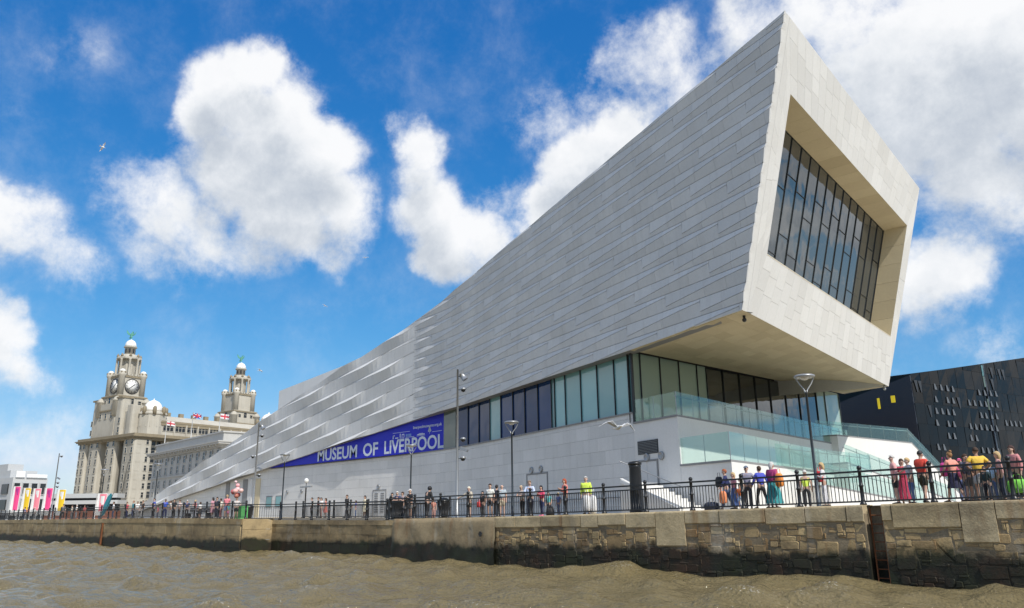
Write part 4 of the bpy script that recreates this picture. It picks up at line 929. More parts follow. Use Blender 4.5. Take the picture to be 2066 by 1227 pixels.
for i, x in enumerate(np.arange(LX0+17, LX1-14, 6.3)):
    for z in (40.5,): link('window', WN[3], lbd, (float(x), -LW+1.45, z+1.2))
    MB().box(float(x)+2.9, float(x)+3.6, -LW+1.1, -LW+1.6, LZ+1, 45.).build('pilaster', 'portland', lbd)
for i in range(5): x = LX0+20+i*7.; MB().box(x, x+2.2, -LW+9, -LW+10.5, 49, 51.5).build('chimney', 'portland_dk', lbd)
def pavilion(x, y, name='dome'):
    m = MB(); m.lathe([(6.4, LZ+1), (6.4, 49), (6.8, 49.2), (6.8, 49.8), (6.2, 50.2), (5.6, 50.6), (5.6, 51)], (x, y, 0), 8, smooth=False); pv = m.build('pavilion', 'portland', lbd)
    m = MB(); m.lathe([(4.2, 51), (4.35, 51.6), (4.15, 52.8), (3.6, 54.2), (2.5, 55.5), (1.1, 56.2), (.3, 56.5), (.25, 57.1), (.001, 57.3)], (x, y, 0), 18); m.build('dome', 'dome_white', pv)
    for a in range(8):
        t = a*math.pi/4+math.pi/8; c, s_ = math.cos(t), math.sin(t)
        MB().lathe([(.9, 49), (.9, 52.2), (.6, 52.8), (.001, 53.2)], (x+6*c, y+6*s_, 0), 8).build('finial', 'portland_dk', pv)
    for a in (-90, -135, 180):
        o = link('window', WN[2], pv, (x+6.0*math.cos(R(a+22.5)) if False else x+5.98*math.cos(R(a)), y+5.98*math.sin(R(a)), 43.5)); o.rotation_euler = (0, 0, R(a+90))
pavilion(2.5, -23); pavilion(T2X+4, -23)
def tower(tx, clocks, top):
    k = top/92.; tw = link('tower', MB().mesh('tower', 'portland'), lbd, (tx, 0, 0)); Z = lambda z: LZ+(z-LZ)*((top-LZ)/(92.-LZ)); PT, PD = 'portland', 'portland_dk'
    m = MB(); m.box(-8.2, 8.2, -8.2, 8.2, LZ+1, Z(56.5)); m.box(-7.2, 7.2, -7.2, 7.2, Z(56.5), Z(61)); m.build('lower_stage', PT, tw)
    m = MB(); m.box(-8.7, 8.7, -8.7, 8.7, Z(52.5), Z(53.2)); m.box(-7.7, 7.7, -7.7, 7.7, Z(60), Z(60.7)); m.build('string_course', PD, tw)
    for a in (-1, 1):
        for b in (-1, 1):
            MB().lathe([(1.9, Z(50)), (1.9, Z(57.5)), (2.2, Z(57.7)), (2.2, Z(58.2)), (1.5, Z(58.5)), (1.5, Z(59.3)), (.4, Z(60))], (a*7.4, b*7.4, 0), 12).build('turret', PT, tw)
            mt = MB(); mt.lathe([(1.5, Z(60)), (1.5, Z(70.8)), (1.9, Z(71.4)), (1.9, Z(72.6)), (1.5, Z(72.7)), (1.5, Z(73.4))], (a*5.4, b*5.4, 0), 12); tt = mt.build('turret', PT, tw)
            MB().ball((a*5.4, b*5.4, Z(73.4)), 1.45, 10, lo=0., sz=.9).build('dome', 'dome_white', tt)
            for q_ in range(6): MB().box(a*5.4+1.75*math.cos(q_)-.25, a*5.4+1.75*math.cos(q_)+.25, b*5.4+1.75*math.sin(q_)-.25, b*5.4+1.75*math.sin(q_)+.25, Z(72.6), Z(73.3)).build('merlon', PD, tt)
    m = MB(); m.box(-5.7, 5.7, -5.7, 5.7, Z(60.5), Z(71.)); m.build('clock_stage', PT, tw)
    m = MB(); m.box(-6.1, 6.1, -6.1, 6.1, Z(70.6), Z(71.5)); m.build('cornice', PD, tw)
    for i in range(6):
        for f in range(4):
            u = -4.2+i*1.68; x, y = ((u, -5.9), (u, 5.9), (-5.9, u), (5.9, u))[f]; MB().box(x-.4, x+.4, y-.4, y+.4, Z(71.5), Z(72.4)).build('merlon', PT, tw)
    # open belfry: core, eight outer columns, entablature
    m = MB(); m.lathe([(3.6, Z(71)), (3.6, Z(82.5))], (0, 0, 0), 8, smooth=False); m.build('belfry_core', PT, tw)
    for a in range(8):
        t = a*math.pi/4+math.pi/8; MB().lathe([(.75, Z(71.5)), (.62, Z(72)), (.55, Z(80.3)), (.8, Z(80.8))], (5.3*math.cos(t), 5.3*math.sin(t), 0), 8).build('column', PT, tw)
        MB().lathe([(.6, Z(82)), (.7, Z(82.6)), (.4, Z(83.3)), (.001, Z(83.9))], (5.2*math.cos(t), 5.2*math.sin(t), 0), 8).build('urn', PD, tw)
        t = a*math.pi/4; m = MB(); c, s_ = math.cos(t), math.sin(t); r_ = 3.36
        m.add([(r_*c-s_*u, r_*s_+c*u, z) for u, z in ((-.6, Z(73.5)), (.6, Z(73.5)), (.6, Z(79.5)), (-.6, Z(79.5)))], [(0, 1, 2, 3)]); m.build('belfry_opening', 'bulb_black', tw)
    m = MB(); m.lathe([(5.9, Z(80.7)), (6.1, Z(81)), (6.1, Z(81.8)), (5.2, Z(82.2)), (4.2, Z(83.2)), (3.4, Z(83.6))], (0, 0, 0), 8, smooth=False); m.build('entablature', PT, tw)
    m = MB(); m.lathe([(2.5, Z(83.4)), (2.5, Z(87.2)), (3.1, Z(87.4)), (3.1, Z(88)), (2.6, Z(88.1))], (0, 0, 0), 16); m.build('lantern', PT, tw)
    for a in range(8):
        t = a*math.pi/4+.2; c, s_ = math.cos(t), math.sin(t); m = MB(); m.add([(2.54*c-s_*u, 2.54*s_+c*u, z) for u, z in ((-.4, Z(84.4)), (.4, Z(84.4)), (.4, Z(86.6)), (-.4, Z(86.6)))], [(0, 1, 2, 3)]); m.build('lantern_opening', 'bulb_black', tw)
    m = MB(); m.lathe([(2.6, Z(88)), (2.65, Z(88.8)), (2.4, Z(90)), (1.7, Z(91.1)), (.7, Z(91.7)), (.25, Z(92))], (0, 0, 0), 16); m.build('dome', 'dome_white', tw)
    m = MB(); z0 = Z(92)-.1                         # verdigris bird finial, wings raised
    m.tube([(0, 0, z0), (0, 0, z0+1.4)], .16, 6); m.tube([(0, .2, z0+1.2), (0, .5, z0+2.0), (0, -.1, z0+3.0), (0, -.5, z0+3.8), (0, -.9, z0+4.1), (0, -1.4, z0+4.0)], [.3, .65, .75, .35, .28, .08], 8)
    for a in (-1, 1):
        pts = [(a*.4, .2, z0+2.8), (a*1.5, .5, z0+3.6), (a*2.5, .8, z0+4.9), (a*2.3, 1., z0+3.6), (a*1.6, .9, z0+2.7), (a*.6, .6, z0+2.2)]
        m.prism(pts, [(x, y+.15, z) for x, y, z in pts])
    m.prism([(-.3, .5, z0+1.9), (.3, .5, z0+1.9), (.5, 1.8, z0+.9), (-.5, 1.8, z0+.9)], [(-.3, .6, z0+2.1), (.3, .6, z0+2.1), (.5, 1.9, z0+1.1), (-.5, 1.9, z0+1.1)])
    bd = m.build('bird_finial', 'copper', tw); bd.rotation_euler = (0, 0, 0)
    for f in range(2):                              # west (clock), south (clock) faces
        rz = (-R(90), 0)[f]
        if clocks:
            m = MB(); m.lathe([(3.8, 0), (3.8, .25), (3.55, .28), (3.55, .12)], (0, 0, 0), 28, 0); m.lathe([(3.55, .13), (.001, .14)], (0, 0, 0), 28, 1)
            c = m.build('clock_face', ['bulb_black', 'dome_white'], tw)
            c.matrix_local = Matrix.Translation(Vector(((-5.75, 0, Z(66.)) if f == 0 else (0, -5.75, Z(66.))))) @ Matrix.Rotation(rz, 4, 'Z') @ Matrix.Rotation(R(90), 4, 'X')
            for h_ in range(12):
                a = h_*math.pi/6; d = (math.sin(a), math.cos(a)); m = MB(); m.bar((d[0]*2.35, d[1]*2.35, .18), (d[0]*3.2, d[1]*3.2, .18), .17, .06); m.build('hour_mark', 'bulb_black', c)
            for ang, ln, wd in ((R(49), 1.9, .34), (R(229), 2.9, .22)):
                m = MB(); m.bar((-math.sin(ang)*.5, -math.cos(ang)*.5, .25), (math.sin(ang)*ln, math.cos(ang)*ln, .25), wd, .06); m.build('clock_hand', 'bulb_black', c)
        for u, z, kd in ((0, 56.6, 1), (-3.6, 56, 2), (4, 56, 2)):
            if f == 0: x, y = -7.25, u
            else: x, y = u, -7.25
            o = link('window', WN[kd], tw, (x, y, Z(z))); o.rotation_euler = (0, 0, rz)
        for u in (-5, 0, 5):
            o = link('window', WN[2], tw, ((-8.25, u, Z(49)) if f == 0 else (u, -8.25, Z(49)))); o.rotation_euler = (0, 0, rz)
tower(0, True, 89.4); tower(T2X, False, 87.5)

# ---- grey stone palazzo block in front of it
ca, cb = onz(450, 868, 32), onz(312, 898, 32)
cdx = (ca-cb)[:2]; CW = float(np.linalg.norm(cdx)); cdx /= CW; CR = math.atan2(cdx[1], cdx[0])
cun = thing('stone_office_block', 'pale grey stone office block with deep cornice and rows of windows, beside the clock tower', 'building', (cb[0], cb[1], 3), CR)
CHh = 26.
m = MB(); m.box(0, CW, 0, 60, 0, CHh-4.5, 0, .5); m.box(.25, CW-.25, .25, 59, CHh-4.5, CHh-2); m.build('wall', 'grey_stone', cun)
m = MB(); m.box(-.6, CW+.6, -.6, 60.6, 6.2, 6.8); m.box(-.4, CW+.4, -.4, 60.4, 15.4, 15.9); m.build('string_course', 'grey_stone', cun)
m = MB()
for o, a, b in ((.5, CHh-2.6, CHh-2.1), (1.1, CHh-2.1, CHh-1.6), (1.9, CHh-1.6, CHh-1.0), (2.2, CHh-1.0, CHh-.6)): m.box(-o, CW+o, -o, 60+o, a, b)
m.build('cornice', 'grey_stone', cun)
m = MB(); m.box(.6, CW-.6, .6, 59, CHh-.6, CHh+2.4); m.box(.2, CW-.2, .2, 59.4, CHh+2.4, CHh+2.9); m.build('parapet', 'grey_stone', cun)
for i in range(26): MB().box(CW*i/25.5-.25+.4, CW*i/25.5+.25+.4, -1.7, -.4, CHh-1.58-.6, CHh-1.62).build('bracket', 'grey_stone', cun)
CWM = [win_mesh(2.0, 2.6, fr='grey_stone'), win_mesh(1.9, 2.4, fr='grey_stone')]
nwin = 11
for i in range(nwin):
    x = CW*(i+.6)/nwin
    for z, mm in ((20.2, 1), (16.6, 0), (11.8, 0), (8., 0), (2.2, 0)): link('window', CWM[mm], cun, (x, -.02, z))
for i in range(8):
    for z, mm in ((20.2, 1), (16.6, 0), (11.8, 0), (8., 0)):
        o = link('window', CWM[mm], cun, (CW+.02, 4+i*7., z)); o.rotation_euler = (0, 0, R(90))
# ---- flags on its roof
def flag(px, ytop, D0, label, cross, hgt, ph):
    dr = ray(px, ytop); p = CAM+dr*((D0+28.64)/dr[1]); base = 3+CHh-2
    th = thing('roof_flag', label, 'flag', (p[0], p[1], base)); H_ = p[2]-base
    MB().tube([(0, 0, 0), (0, 0, H_)], [.22, .12], 8).build('pole', 'white_paint', th)
    w, h = 3.8, 2.0; m = MB(); nx, nz = 14, 6; vs = []
    dxy = Vector((Q, Q, 0))
    for k in range(nz+1):
        for i in range(nx+1):
            u = i/nx; off = .3*math.sin(u*8+ph+k*.2)*u; pp = dxy*(w*u)+Vector((-Q, Q, 0))*off; vs.append((pp.x, pp.y, H_-.3-h*(1-k/nz)-u*.6))
    m.add(vs, [(k*(nx+1)+i, k*(nx+1)+i+1, (k+1)*(nx+1)+i+1, (k+1)*(nx+1)+i) for k in range(nz) for i in range(nx)], smooth=True)
    for f, (k, i) in enumerate((k, i) for k in range(nz) for i in range(nx)):
        red = k in (2, 3) or i in (6, 7)
        if cross == 'union': diag = abs(i/nx*nz-k) < .6 or abs((nx-1-i)/nx*nz-k) < .6; m.m[f] = 1 if (k in (2, 3) or i in (6, 7)) else (0 if diag else 2)
        else: m.m[f] = 1 if red else 0
    m.build('cloth', ['flag_white', 'flag_red', 'flag_blue'], th)
MATF['flag_white'] = lambda n: plain(n, (.75, .73, .72), .8, var=.04); MATF['flag_red'] = lambda n: plain(n, (.55, .04, .06), .8, var=.04); MATF['flag_blue'] = lambda n: plain(n, (.03, .04, .28), .8, var=.04)
flag(337, 848, 112, 'red cross flag on the leftmost roof pole, before the cream stone attic', 'cross', 1, 0)
flag(390, 832, 112, 'red white and blue crossed flag on the middle roof pole', 'union', 1, 1)
flag(445, 833, 112, 'red cross flag on the right roof pole, in front of the farther tower', 'cross', 1, 2.2)
# ---- modern white office block, far left
oa = ont(27, 963, 30); SD = np.array([-.17, .985, 0]); SNv = np.array([.985, .17, 0])
ob = onplane(97, 962, oa, SNv); OW = float(np.linalg.norm((ob-oa)[:2])); OR = math.atan2(SD[1], SD[0]); OH = float(oa[2])-3
off_ = thing('white_office_block', 'modern white office block with dark square windows at the far left edge', 'building', (oa[0], oa[1], 3), OR)   # local x runs inland along its sunny side, y north
m = MB(); m.box(0, OW, 0, 60, 0, OH); m.build('wall', 'office_white', off_)
m = MB(); m.box(OW*.12, OW*.9, 5, 30, OH, OH+2.2); m.box(OW*.15, OW*.6, 8, 25, OH+2.2, OH+4.2); m.build('roof_plant', 'office_white', off_)
for r_ in range(4):
    z = OH-4.6-r_*4.4
    for i in range(4):
        x = OW*(i+.5)/4; f = MB(); f.box(x-OW/10.5, x+OW/10.5, -.3, .05, z-.2, z+3.2); fr = f.build('window', 'office_white', off_); MB().box(x-OW/12.5, x+OW/12.5, -.36, -.28, z, z+3.0).build('pane', 'win_dark', fr)
    for i in range(9): MB().box(-.3, .05, 2+i*6.2, 6+i*6.2, z, z+2.8).build('window', 'win_dark', off_)
m = MB(); m.box(OW*.05, OW*.3, -.5, -.1, OH+.1, OH+1.8); m.box(OW*.36, OW*.95, -.5, -.1, OH+.1, OH+1.0); m.build('roof_sign', 'white_paint', off_)
la = ont(66, 1000, 45); low = thing('low_pavilion', 'low white flat roofed pavilion with dark window strips left of the clock tower building', 'building', (la[0], la[1], 3), R(45)); LWd = 28.
LH = float(ont(110, 993, 45)[2])-3; k_ = LH/8.8
m = MB(); m.box(0, LWd, 0, 4, 0, 3.2*k_); m.build('wall', 'brick_red', low); m = MB(); m.box(-1, LWd+1, -1, 5, 5.4*k_, 6.6*k_); m.box(-.5, LWd+.5, -.6, 4.6, 7.4*k_, 8.8*k_); m.build('roof', 'office_white', low)
m = MB(); m.box(.3, LWd-.3, .3, 3.6, 3.2*k_, 5.4*k_); m.build('glazing', 'win_dark', low); m = MB(); m.box(.3, LWd-.3, .3, 3.6, 6.6*k_, 7.4*k_); m.build('clerestory', 'win_dark', low)
# ---- black glass and granite blocks, right
ka = onz(1836, 755, 24); RD = np.array([.24, .97]); RD /= np.linalg.norm(RD); RN = np.array([RD[1], -RD[0]])
blk = thing('black_block', 'angular black granite and glass block with small pale window flaps, right', 'building', (ka[0], ka[1], 3))
def RP(x, y): return onplane(x, y, ka, np.array([*RN, 0]))
r1, r2 = RP(1970, 736), RP(2066, 722); r3 = r2+(r2-r1)*.8; zg = 2.6
loc0 = (-ka[0], -ka[1], -3)
m = MB(); back = np.array([-RN[0], -RN[1], 0])*22
top = [ka, r1, r2, r3]; m.prism([(p[0], p[1], zg) for p in (ka, r3, r3+back, ka+back)], [tuple(ka), tuple(r3), tuple(r3+back), tuple(ka+back)]); m.build('wall', 'granite_black', blk, loc0)
Lr = float(np.linalg.norm((r3-ka)[:2])); ztop = lambda u: ka[2]+(r3[2]-ka[2])*u/Lr
rnd = random.Random(4); pw_, ph_ = 2.6, 3.3; rests = MB(); cnt = 0
for c in range(int(Lr/pw_)):
    u0, u1 = c*pw_+.03, (c+1)*pw_-.03
    for k in range(12):
        z0 = zg+.3+k*ph_; z1 = z0+ph_-.06
        if z0 > ztop(u0)-.3: break
        e0, e1 = min(z1, ztop(u0)-.05), min(z1, ztop(u1)-.05); tl = rnd.uniform(-.05, .05); tl2 = rnd.uniform(-.03, .03)
        P_ = lambda u, z, d: (ka[0]+RD[0]*u+RN[0]*d, ka[1]+RD[1]*u+RN[1]*d, z)
        cs = [P_(u0, z0, .06+tl2), P_(u1, z0, .06-tl2), P_(u1, e1, .06+tl), P_(u0, e0, .06+tl)]; bk_ = [P_(u0, z0, .0), P_(u1, z0, .0), P_(u1, e1, .0), P_(u0, e0, .0)]
        if cnt < 280: MB().prism(bk_, cs).build('granite_panel', 'granite_black', blk, loc0)
        else: rests.prism(bk_, cs)
        cnt += 1
if rests.f: rests.build('granite_panel_rest', 'granite_black', blk, loc0, kind='stuff')
MATF['flap'] = lambda n: plain(n, (.09, .10, .11), .4)
def flapwin(px, py, kind=0):
    p = RP(px, py); u = float((p-ka)[:2] @ RD); z = p[2]; P_ = lambda du, dz, d: (ka[0]+RD[0]*(u+du)+RN[0]*d, ka[1]+RD[1]*(u+du)+RN[1]*d, z+dz)
    m = MB(); w = .55
    if kind == 0: m.prism([P_(-w/2, -.5, .13), P_(w/2+.12, -.5, .13), P_(w/2-.15, .5, .13), P_(-w/2+.1, .5, .13)], [P_(-w/2, -.5, .25), P_(w/2+.12, -.5, .25), P_(w/2-.15, .5, .16), P_(-w/2+.1, .5, .16)]); m.build('window_flap', 'flap', blk, loc0)
    else: m.prism([P_(-.5, .95, .13), P_(.4, .95, .13), P_(.25, -.95, .13), P_(-.0, -.95, .13)], [P_(-.5, .95, .17), P_(.4, .95, .17), P_(.25, -.95, .17), P_(-.0, -.95, .17)]); m.build('slot_window', 'bulb_black', blk, loc0)
zx = lambda x, y: (1690+x/5.112, 700+y/5.112)
for x, y in ((995, 412), (1058, 420), (1120, 428), (1178, 435), (1005, 540), (1125, 550), (1182, 555), (1010, 660), (1070, 665), (1130, 672), (1187, 676), (1017, 782), (1135, 793), (1192, 797), (1140, 917), (1197, 921), (1030, 1032), (1090, 1036),
             (1450, 470), (1508, 475), (1568, 480), (1622, 485), (1348, 575), (1403, 580), (1465, 585), (1520, 590), (1578, 592), (1632, 597), (1472, 705), (1522, 710), (1578, 714), (1630, 718), (1363, 820), (1417, 825), (1470, 828), (1525, 832), (1578, 837), (1632, 842), (1370, 938), (1425, 942), (1488, 1065), (1545, 1070), (1600, 1074), (1652, 1078), (1730, 785), (1780, 790), (1825, 793), (1875, 797)):
    flapwin(*zx(x, y))
for x, y in ((803, 405), (845, 412), (1580, 270), (1660, 285), (1700, 290), (1590, 390), (1245, 580), (948, 665)): flapwin(*zx(x, y), 1)
blk2 = thing('navy_block', 'dark navy wedge of a building with two yellow openings behind the museum stairs', 'building', (ka[0], ka[1], 3)); LN = np.array([0, 1., 0])
m = MB(); l1, l2 = onplane(1692, 813, ka-LN*.3, LN), onplane(1836, 757, ka-LN*.3, LN); l0 = l1+(l1-l2)*1.0
m.prism([(l0[0], l0[1], zg), (l2[0]-.05, l2[1], zg), (l2[0]-.05, l2[1]+18, zg), (l0[0], l0[1]+18, zg)], [tuple(l0), (l2[0]-.05, l2[1], l2[2]), (l2[0]-.05, l2[1]+18, l2[2]), (l0[0], l0[1]+18, l0[2])]); m.build('wall', 'granite_navy', blk2, loc0)
for x0, x1, y0, y1 in ((1769.5, 1777, 804, 825), (1797, 1807, 799, 812)):
    a, b = onplane(x0, y0, ka-LN*.3, LN), onplane(x1, y1, ka-LN*.3, LN); MB().box(a[0], b[0], a[1]-.12, a[1]+.05, b[2], a[2]).build('yellow_opening', 'yellow', blk2, loc0)
blk3 = thing('chequered_block', 'far block with chequered teal and black panels just under the museum overhang', 'building', (-62, 150, 3))
p0 = onz(1690, 788, 26); p1 = onz(1830, 738, 34)
m = MB(); bx0, bx1 = p0[0]-14, p0[0]+26; m.box(bx0, bx1, p0[1], p0[1]+12, zg, 27.5); m.build('wall', 'granite_navy', blk3, (62, -150, -3))
rnd = random.Random(8)
for i in range(20):
    for k in range(4):
        x = bx0+i*2.; z = 19.4+k*2.0
        MB().box(x+.04, x+1.96, p0[1]-.12, p0[1]+.02, z+.04, z+1.96).build('panel', rnd.choice(['glass_teal', 'granite_black', 'granite_navy', 'glass_pale']), blk3, (62, -150, -3))
# ================================================================== STREET FURNITURE
def base(px, t, y=1035): s = sx(px, t, y); return (s, t, zq(s)-.03)
# lamp posts: slim pole, V yoke, flat saucer
def make_lamp():
    th = thing('street_lamp', '', 'street lamp', group='lamp posts on the promenade')
    m = MB(); m.tube([(0, 0, 0), (0, 0, 1.0), (0, 0, 1.05), (0, 0, 4.55)], [.085, .075, .06, .045], 10); m.build('pole', 'steel_dark', th)
    for s_ in (-1, 1): MB().tube([(0, 0, 4.4), (s_*.07, 0, 4.55), (s_*.24, 0, 4.78), (s_*.34, 0, 4.98), (s_*.36, 0, 5.10)], [.035, .03, .026, .024, .024], 6).build('yoke_arm', 'steel_grey', th)
    MB().lathe([(.05, 5.16), (.34, 5.14), (.40, 5.11), (.41, 5.07), (.38, 5.03), (.30, 5.02), (.001, 5.02)][::-1], (0, 0, 0), 20).build('saucer', 'steel_grey', th)
    MB().lathe([(.001, 4.93), (.10, 4.94), (.15, 5.0), (.2, 5.019)], (0, 0, 0), 16).build('lens', 'lamp_glass', th); return th
lp = make_lamp()
for i, (px, t, sc, lb) in enumerate(((1650, 1.3, 1.0, 'tall street lamp with saucer head on the right, in front of the museum terraces'), (1034, 1.5, .99, 'street lamp with saucer head in front of the dark blue windows'),
        (828, 6.2, 1.0, 'street lamp whose saucer head overlaps the white lettering of the banner'), (570, 3.0, .98, 'street lamp at the pointed left end of the blue banner'), (313, 2.0, 1.03, 'street lamp standing before the grey stone office block'), (205, 14, 1.5, 'large far street lamp before the cream clock tower block'))):
    o = lp if i == 0 else copy_tree(lp); o['label'] = lb; b_ = base(px, t, 1000); o.location = b_; o.scale = (sc,)*3; o.rotation_euler = (0, 0, R(45))
# floodlight / camera masts
def mast(px, t, H_, label, heads):
    b_ = base(px, t, 1000); th = thing('camera_mast', label, 'mast', b_, R(45), 'tall masts carrying lights and cameras')
    MB().tube([(0, 0, 0), (0, 0, 1.2), (0, 0, 1.25), (0, 0, H_)], [.11, .10, .085, .055], 10).build('pole', 'steel_grey', th)
    for z, s_, k in heads:
        z = H_-z; m = MB(); m.bar((0, 0, z), (s_*.22, 0, z), .05, .05); br = m.build('bracket', 'steel_dark', th)
        if k == 'flood': m = MB(); m.tube([(s_*.2, -.02, z+.16), (s_*.34, -.05, z-.02), (s_*.46, -.08, z-.2)], [.14, .17, .18], 12); m.build('floodlight', 'steel_grey', th)
        elif k == 'dome': m = MB(); m.lathe([(.05, .14), (.16, .1), (.17, 0)][::-1], (s_*.34, 0, z), 12); m.ball((s_*.34, 0, z), .14, 10, mi=1, sz=-1, lo=0.); m.build('dome_camera', ['steel_grey', 'bulb_black'], th)
        else: m = MB(); m.bar((s_*.18, .05, z+.08), (s_*.62, -.2, z-.12), .16, .16); m.build('camera', 'steel_grey', th)
    return th
HEADS = [(.45, 1, 'flood'), (1.25, 1, 'dome'), (4.2, 1, 'dome'), (4.75, 1, 'cam'), (5.3, 1, 'dome')]
mast(922, 1.5, 8.65, 'tall grey camera mast at the right end of the blue banner', HEADS)
mast(512, 4.0, 8.1, 'grey camera mast in front of the folded sloping end of the museum', [(.3, 1, 'flood'), (1.1, 1, 'dome'), (2.9, -1, 'dome'), (3.9, 1, 'cam'), (4.5, 1, 'dome')])
mast(108, 2.0, 8.4, 'thin grey mast against the sky at far left, above the pink and yellow flags', [(.4, 1, 'dome'), (3.2, 1, 'cam'), (3.8, 1, 'dome'), (4.3, 1, 'dome')])
# big cast iron mooring bollard in the near railing
b_ = base(1284, .75, 1000); bol = thing('mooring_post', 'thick black cast iron mooring post rising above the near railing', 'bollard', b_)
MB().lathe([(.34, 0), (.34, .1), (.30, .16), (.285, .9), (.265, 2.0), (.275, 2.04), (.275, 2.1), (.26, 2.12)], (0, 0, 0), 18).build('shaft', 'iron', bol)
MB().lathe([(.26, 2.12), (.31, 2.15), (.31, 2.22), (.25, 2.27), (.12, 2.3), (.001, 2.31)], (0, 0, 0), 18).build('cap', 'iron', bol)
# litter bin
def bin_(px, t, label, sc=1.):
    b_ = base(px, t, 1020); th = thing('litter_bin', label, 'bin', b_)
    MB().lathe([(.22*sc, 0), (.25*sc, .05), (.30*sc, .45), (.33*sc, .85), (.34*sc, .9)], (0, 0, 0), 14).build('drum', 'iron', th)
    MB().lathe([(.35*sc, .9), (.35*sc, .96), (.30*sc, 1.06), (.16*sc, 1.15), (.001, 1.17)], (0, 0, 0), 14).build('lid', 'iron', th); return th
bin_(895, 1.0, 'black round litter bin behind the railing, right of the person in a black hooded jacket')
bin_(502, 3.2, 'black domed bin beside the balloon seller at the corner of the recess', 1.25)
m = MB(); m.box(-.35, .35, -.35, .35, 0, 1.05); bx = base(799, .95, 1020); cb = thing('control_cabinet', 'black metal cabinet behind the railing at the corner of the recess', 'cabinet', bx)
m.build('body', 'iron', cb); MB().box(-.39, .39, -.39, .39, 1.05, 1.11).build('lid', 'iron', cb); MB().box(-.02, .02, -.37, -.35, .5, .65).build('handle', 'steel_grey', cb)
# information sign and telescope by the recess
b_ = base(616, 8, 1010); ip = thing('information_sign', 'small sign with flat top on a dark post before the pale wall', 'sign', b_)
MB().tube([(0, 0, 0), (0, 0, 2.6)], .06, 8).build('post', 'iron', ip); MB().box(-.9, .9, -.1, .1, 2.6, 2.72).build('panel', 'steel_grey', ip); MB().ball((0, 0, 3.2), .22, 10).build('globe', 'lamp_glass', ip); MB().tube([(0, 0, 2.7), (0, 0, 3.05)], .03, 6).build('stem', 'iron', ip)
# green chest, bench
b_ = base(488, 2.4, 1020); gc = thing('green_chest', 'bright green box standing by the balloon seller', 'box', b_); MB().box(-.55, .55, -.3, .3, 0, .95).build('body', COLR((.08, .42, .10)), gc); MB().box(-.58, .58, -.33, .33, .95, 1.02).build('lid', COLR((.12, .5, .14)), gc)
b_ = base(400, 2.6, 1025); bn = thing('bench', 'long dark bench behind the left railing', 'bench', b_)
for k in range(4): MB().box(-2.4, 2.4, -.25+k*.13, -.15+k*.13, .43, .47).build('seat_slat', 'iron', bn)
for k in range(3): MB().box(-2.4, 2.4, .27, .3, .55+k*.14, .65+k*.14).build('back_slat', 'iron', bn)
for x in (-2.2, 0, 2.2): MB().prism([(x-.04, -.22, 0), (x+.04, -.22, 0), (x+.04, .3, 0), (x-.04, .3, 0)], [(x-.04, -.22, .43), (x+.04, -.22, .43), (x+.04, .3, .43), (x-.04, .3, .43)]).build('leg', 'iron', bn)
# banner flags at the far left
MATF['pink'] = lambda n: plain(n, (.85, .07, .25), .7, var=.05); MATF['salmon'] = lambda n: plain(n, (.85, .24, .30), .7, var=.05); MATF['gold'] = lambda n: plain(n, (.78, .52, .02), .7, var=.05); MATF['mauve'] = lambda n: plain(n, (.45, .04, .25), .7, var=.05)
for px, ytop, mt, mk_, lb in ((22, 981, 'pink', 'mauve', 'leftmost pink and white vertical banner flag'), (43, 984, 'gold', 'white_paint', 'yellow and white banner flag, second from the left'), (63, 985, 'salmon', 'white_paint', 'salmon pink banner flag between the yellow and the deep pink ones'),
        (86, 984, 'pink', 'mauve', 'deep pink banner flag with dark emblem, fourth from the left'), (112, 987, 'gold', 'white_paint', 'yellow banner flag just left of the clock tower building'), (194, 995, 'salmon', 'white_paint', 'lone salmon pink banner flag in front of the clock tower building')):
    t = 7.; b_ = base(px, t, 1015); H_ = float(ont(px+4, ytop, t)[2])-b_[2]; th = thing('banner_flag', lb, 'banner flag', b_, R(40), 'vertical banner flags on the north promenade')
    MB().tube([(0, 0, 0), (0, 0, H_)], .05, 6).build('pole', 'white_paint', th); w = 1.4
    def sheet(x0, x1, z0, z1, d, mat, nm, par=th):
        m = MB(); n = 6; vs = []
        for i in range(n+1):
            for k in range(2): u = x0+(x1-x0)*i/n; vs.append((u, d+.08*math.sin(u*4+k*1.3), (z0, z1)[k]))
        for i in range(n+1):
            for k in range(2): u = x0+(x1-x0)*i/n; vs.append((u, d+.012+.08*math.sin(u*4+k*1.3), (z0, z1)[k]))
        o_ = 2*(n+1); m.add(vs, [(2*i, 2*i+2, 2*i+3, 2*i+1) for i in range(n)]+[(o_+2*i+1, o_+2*i+3, o_+2*i+2, o_+2*i) for i in range(n)], smooth=True); return m.build(nm, mat, par)
    c_ = sheet(.06, w, H_*.14, H_-.05, 0, 'white_paint', 'cloth'); sheet(.42, w-.04, H_*.3, H_-.12, -.025, mt, 'colour_field', c_); sheet(.6, w-.25, H_-1.5, H_-.4, -.05, mk_, 'emblem', c_)
b_ = base(212, 3.2, 1015); ff = thing('teal_windsail', 'teal leaf shaped sail flag leaning by the left railing', 'flag', b_, R(45))
m = MB(); pts = [(-.25, .2), (.05, .5), (.5, 1.6), (.75, 2.6), (.55, 2.9), (.2, 2.5), (-.2, 1.4)]; m.prism([(x, 0, z) for x, z in pts], [(x, .05, z) for x, z in pts]); m.build('sail', COLR((.01, .17, .22)), ff); MB().tube([(-.3, 0, 0), (.3, 0, 1.4), (.85, 0, 2.9)], .03, 6).build('pole', 'iron', ff)
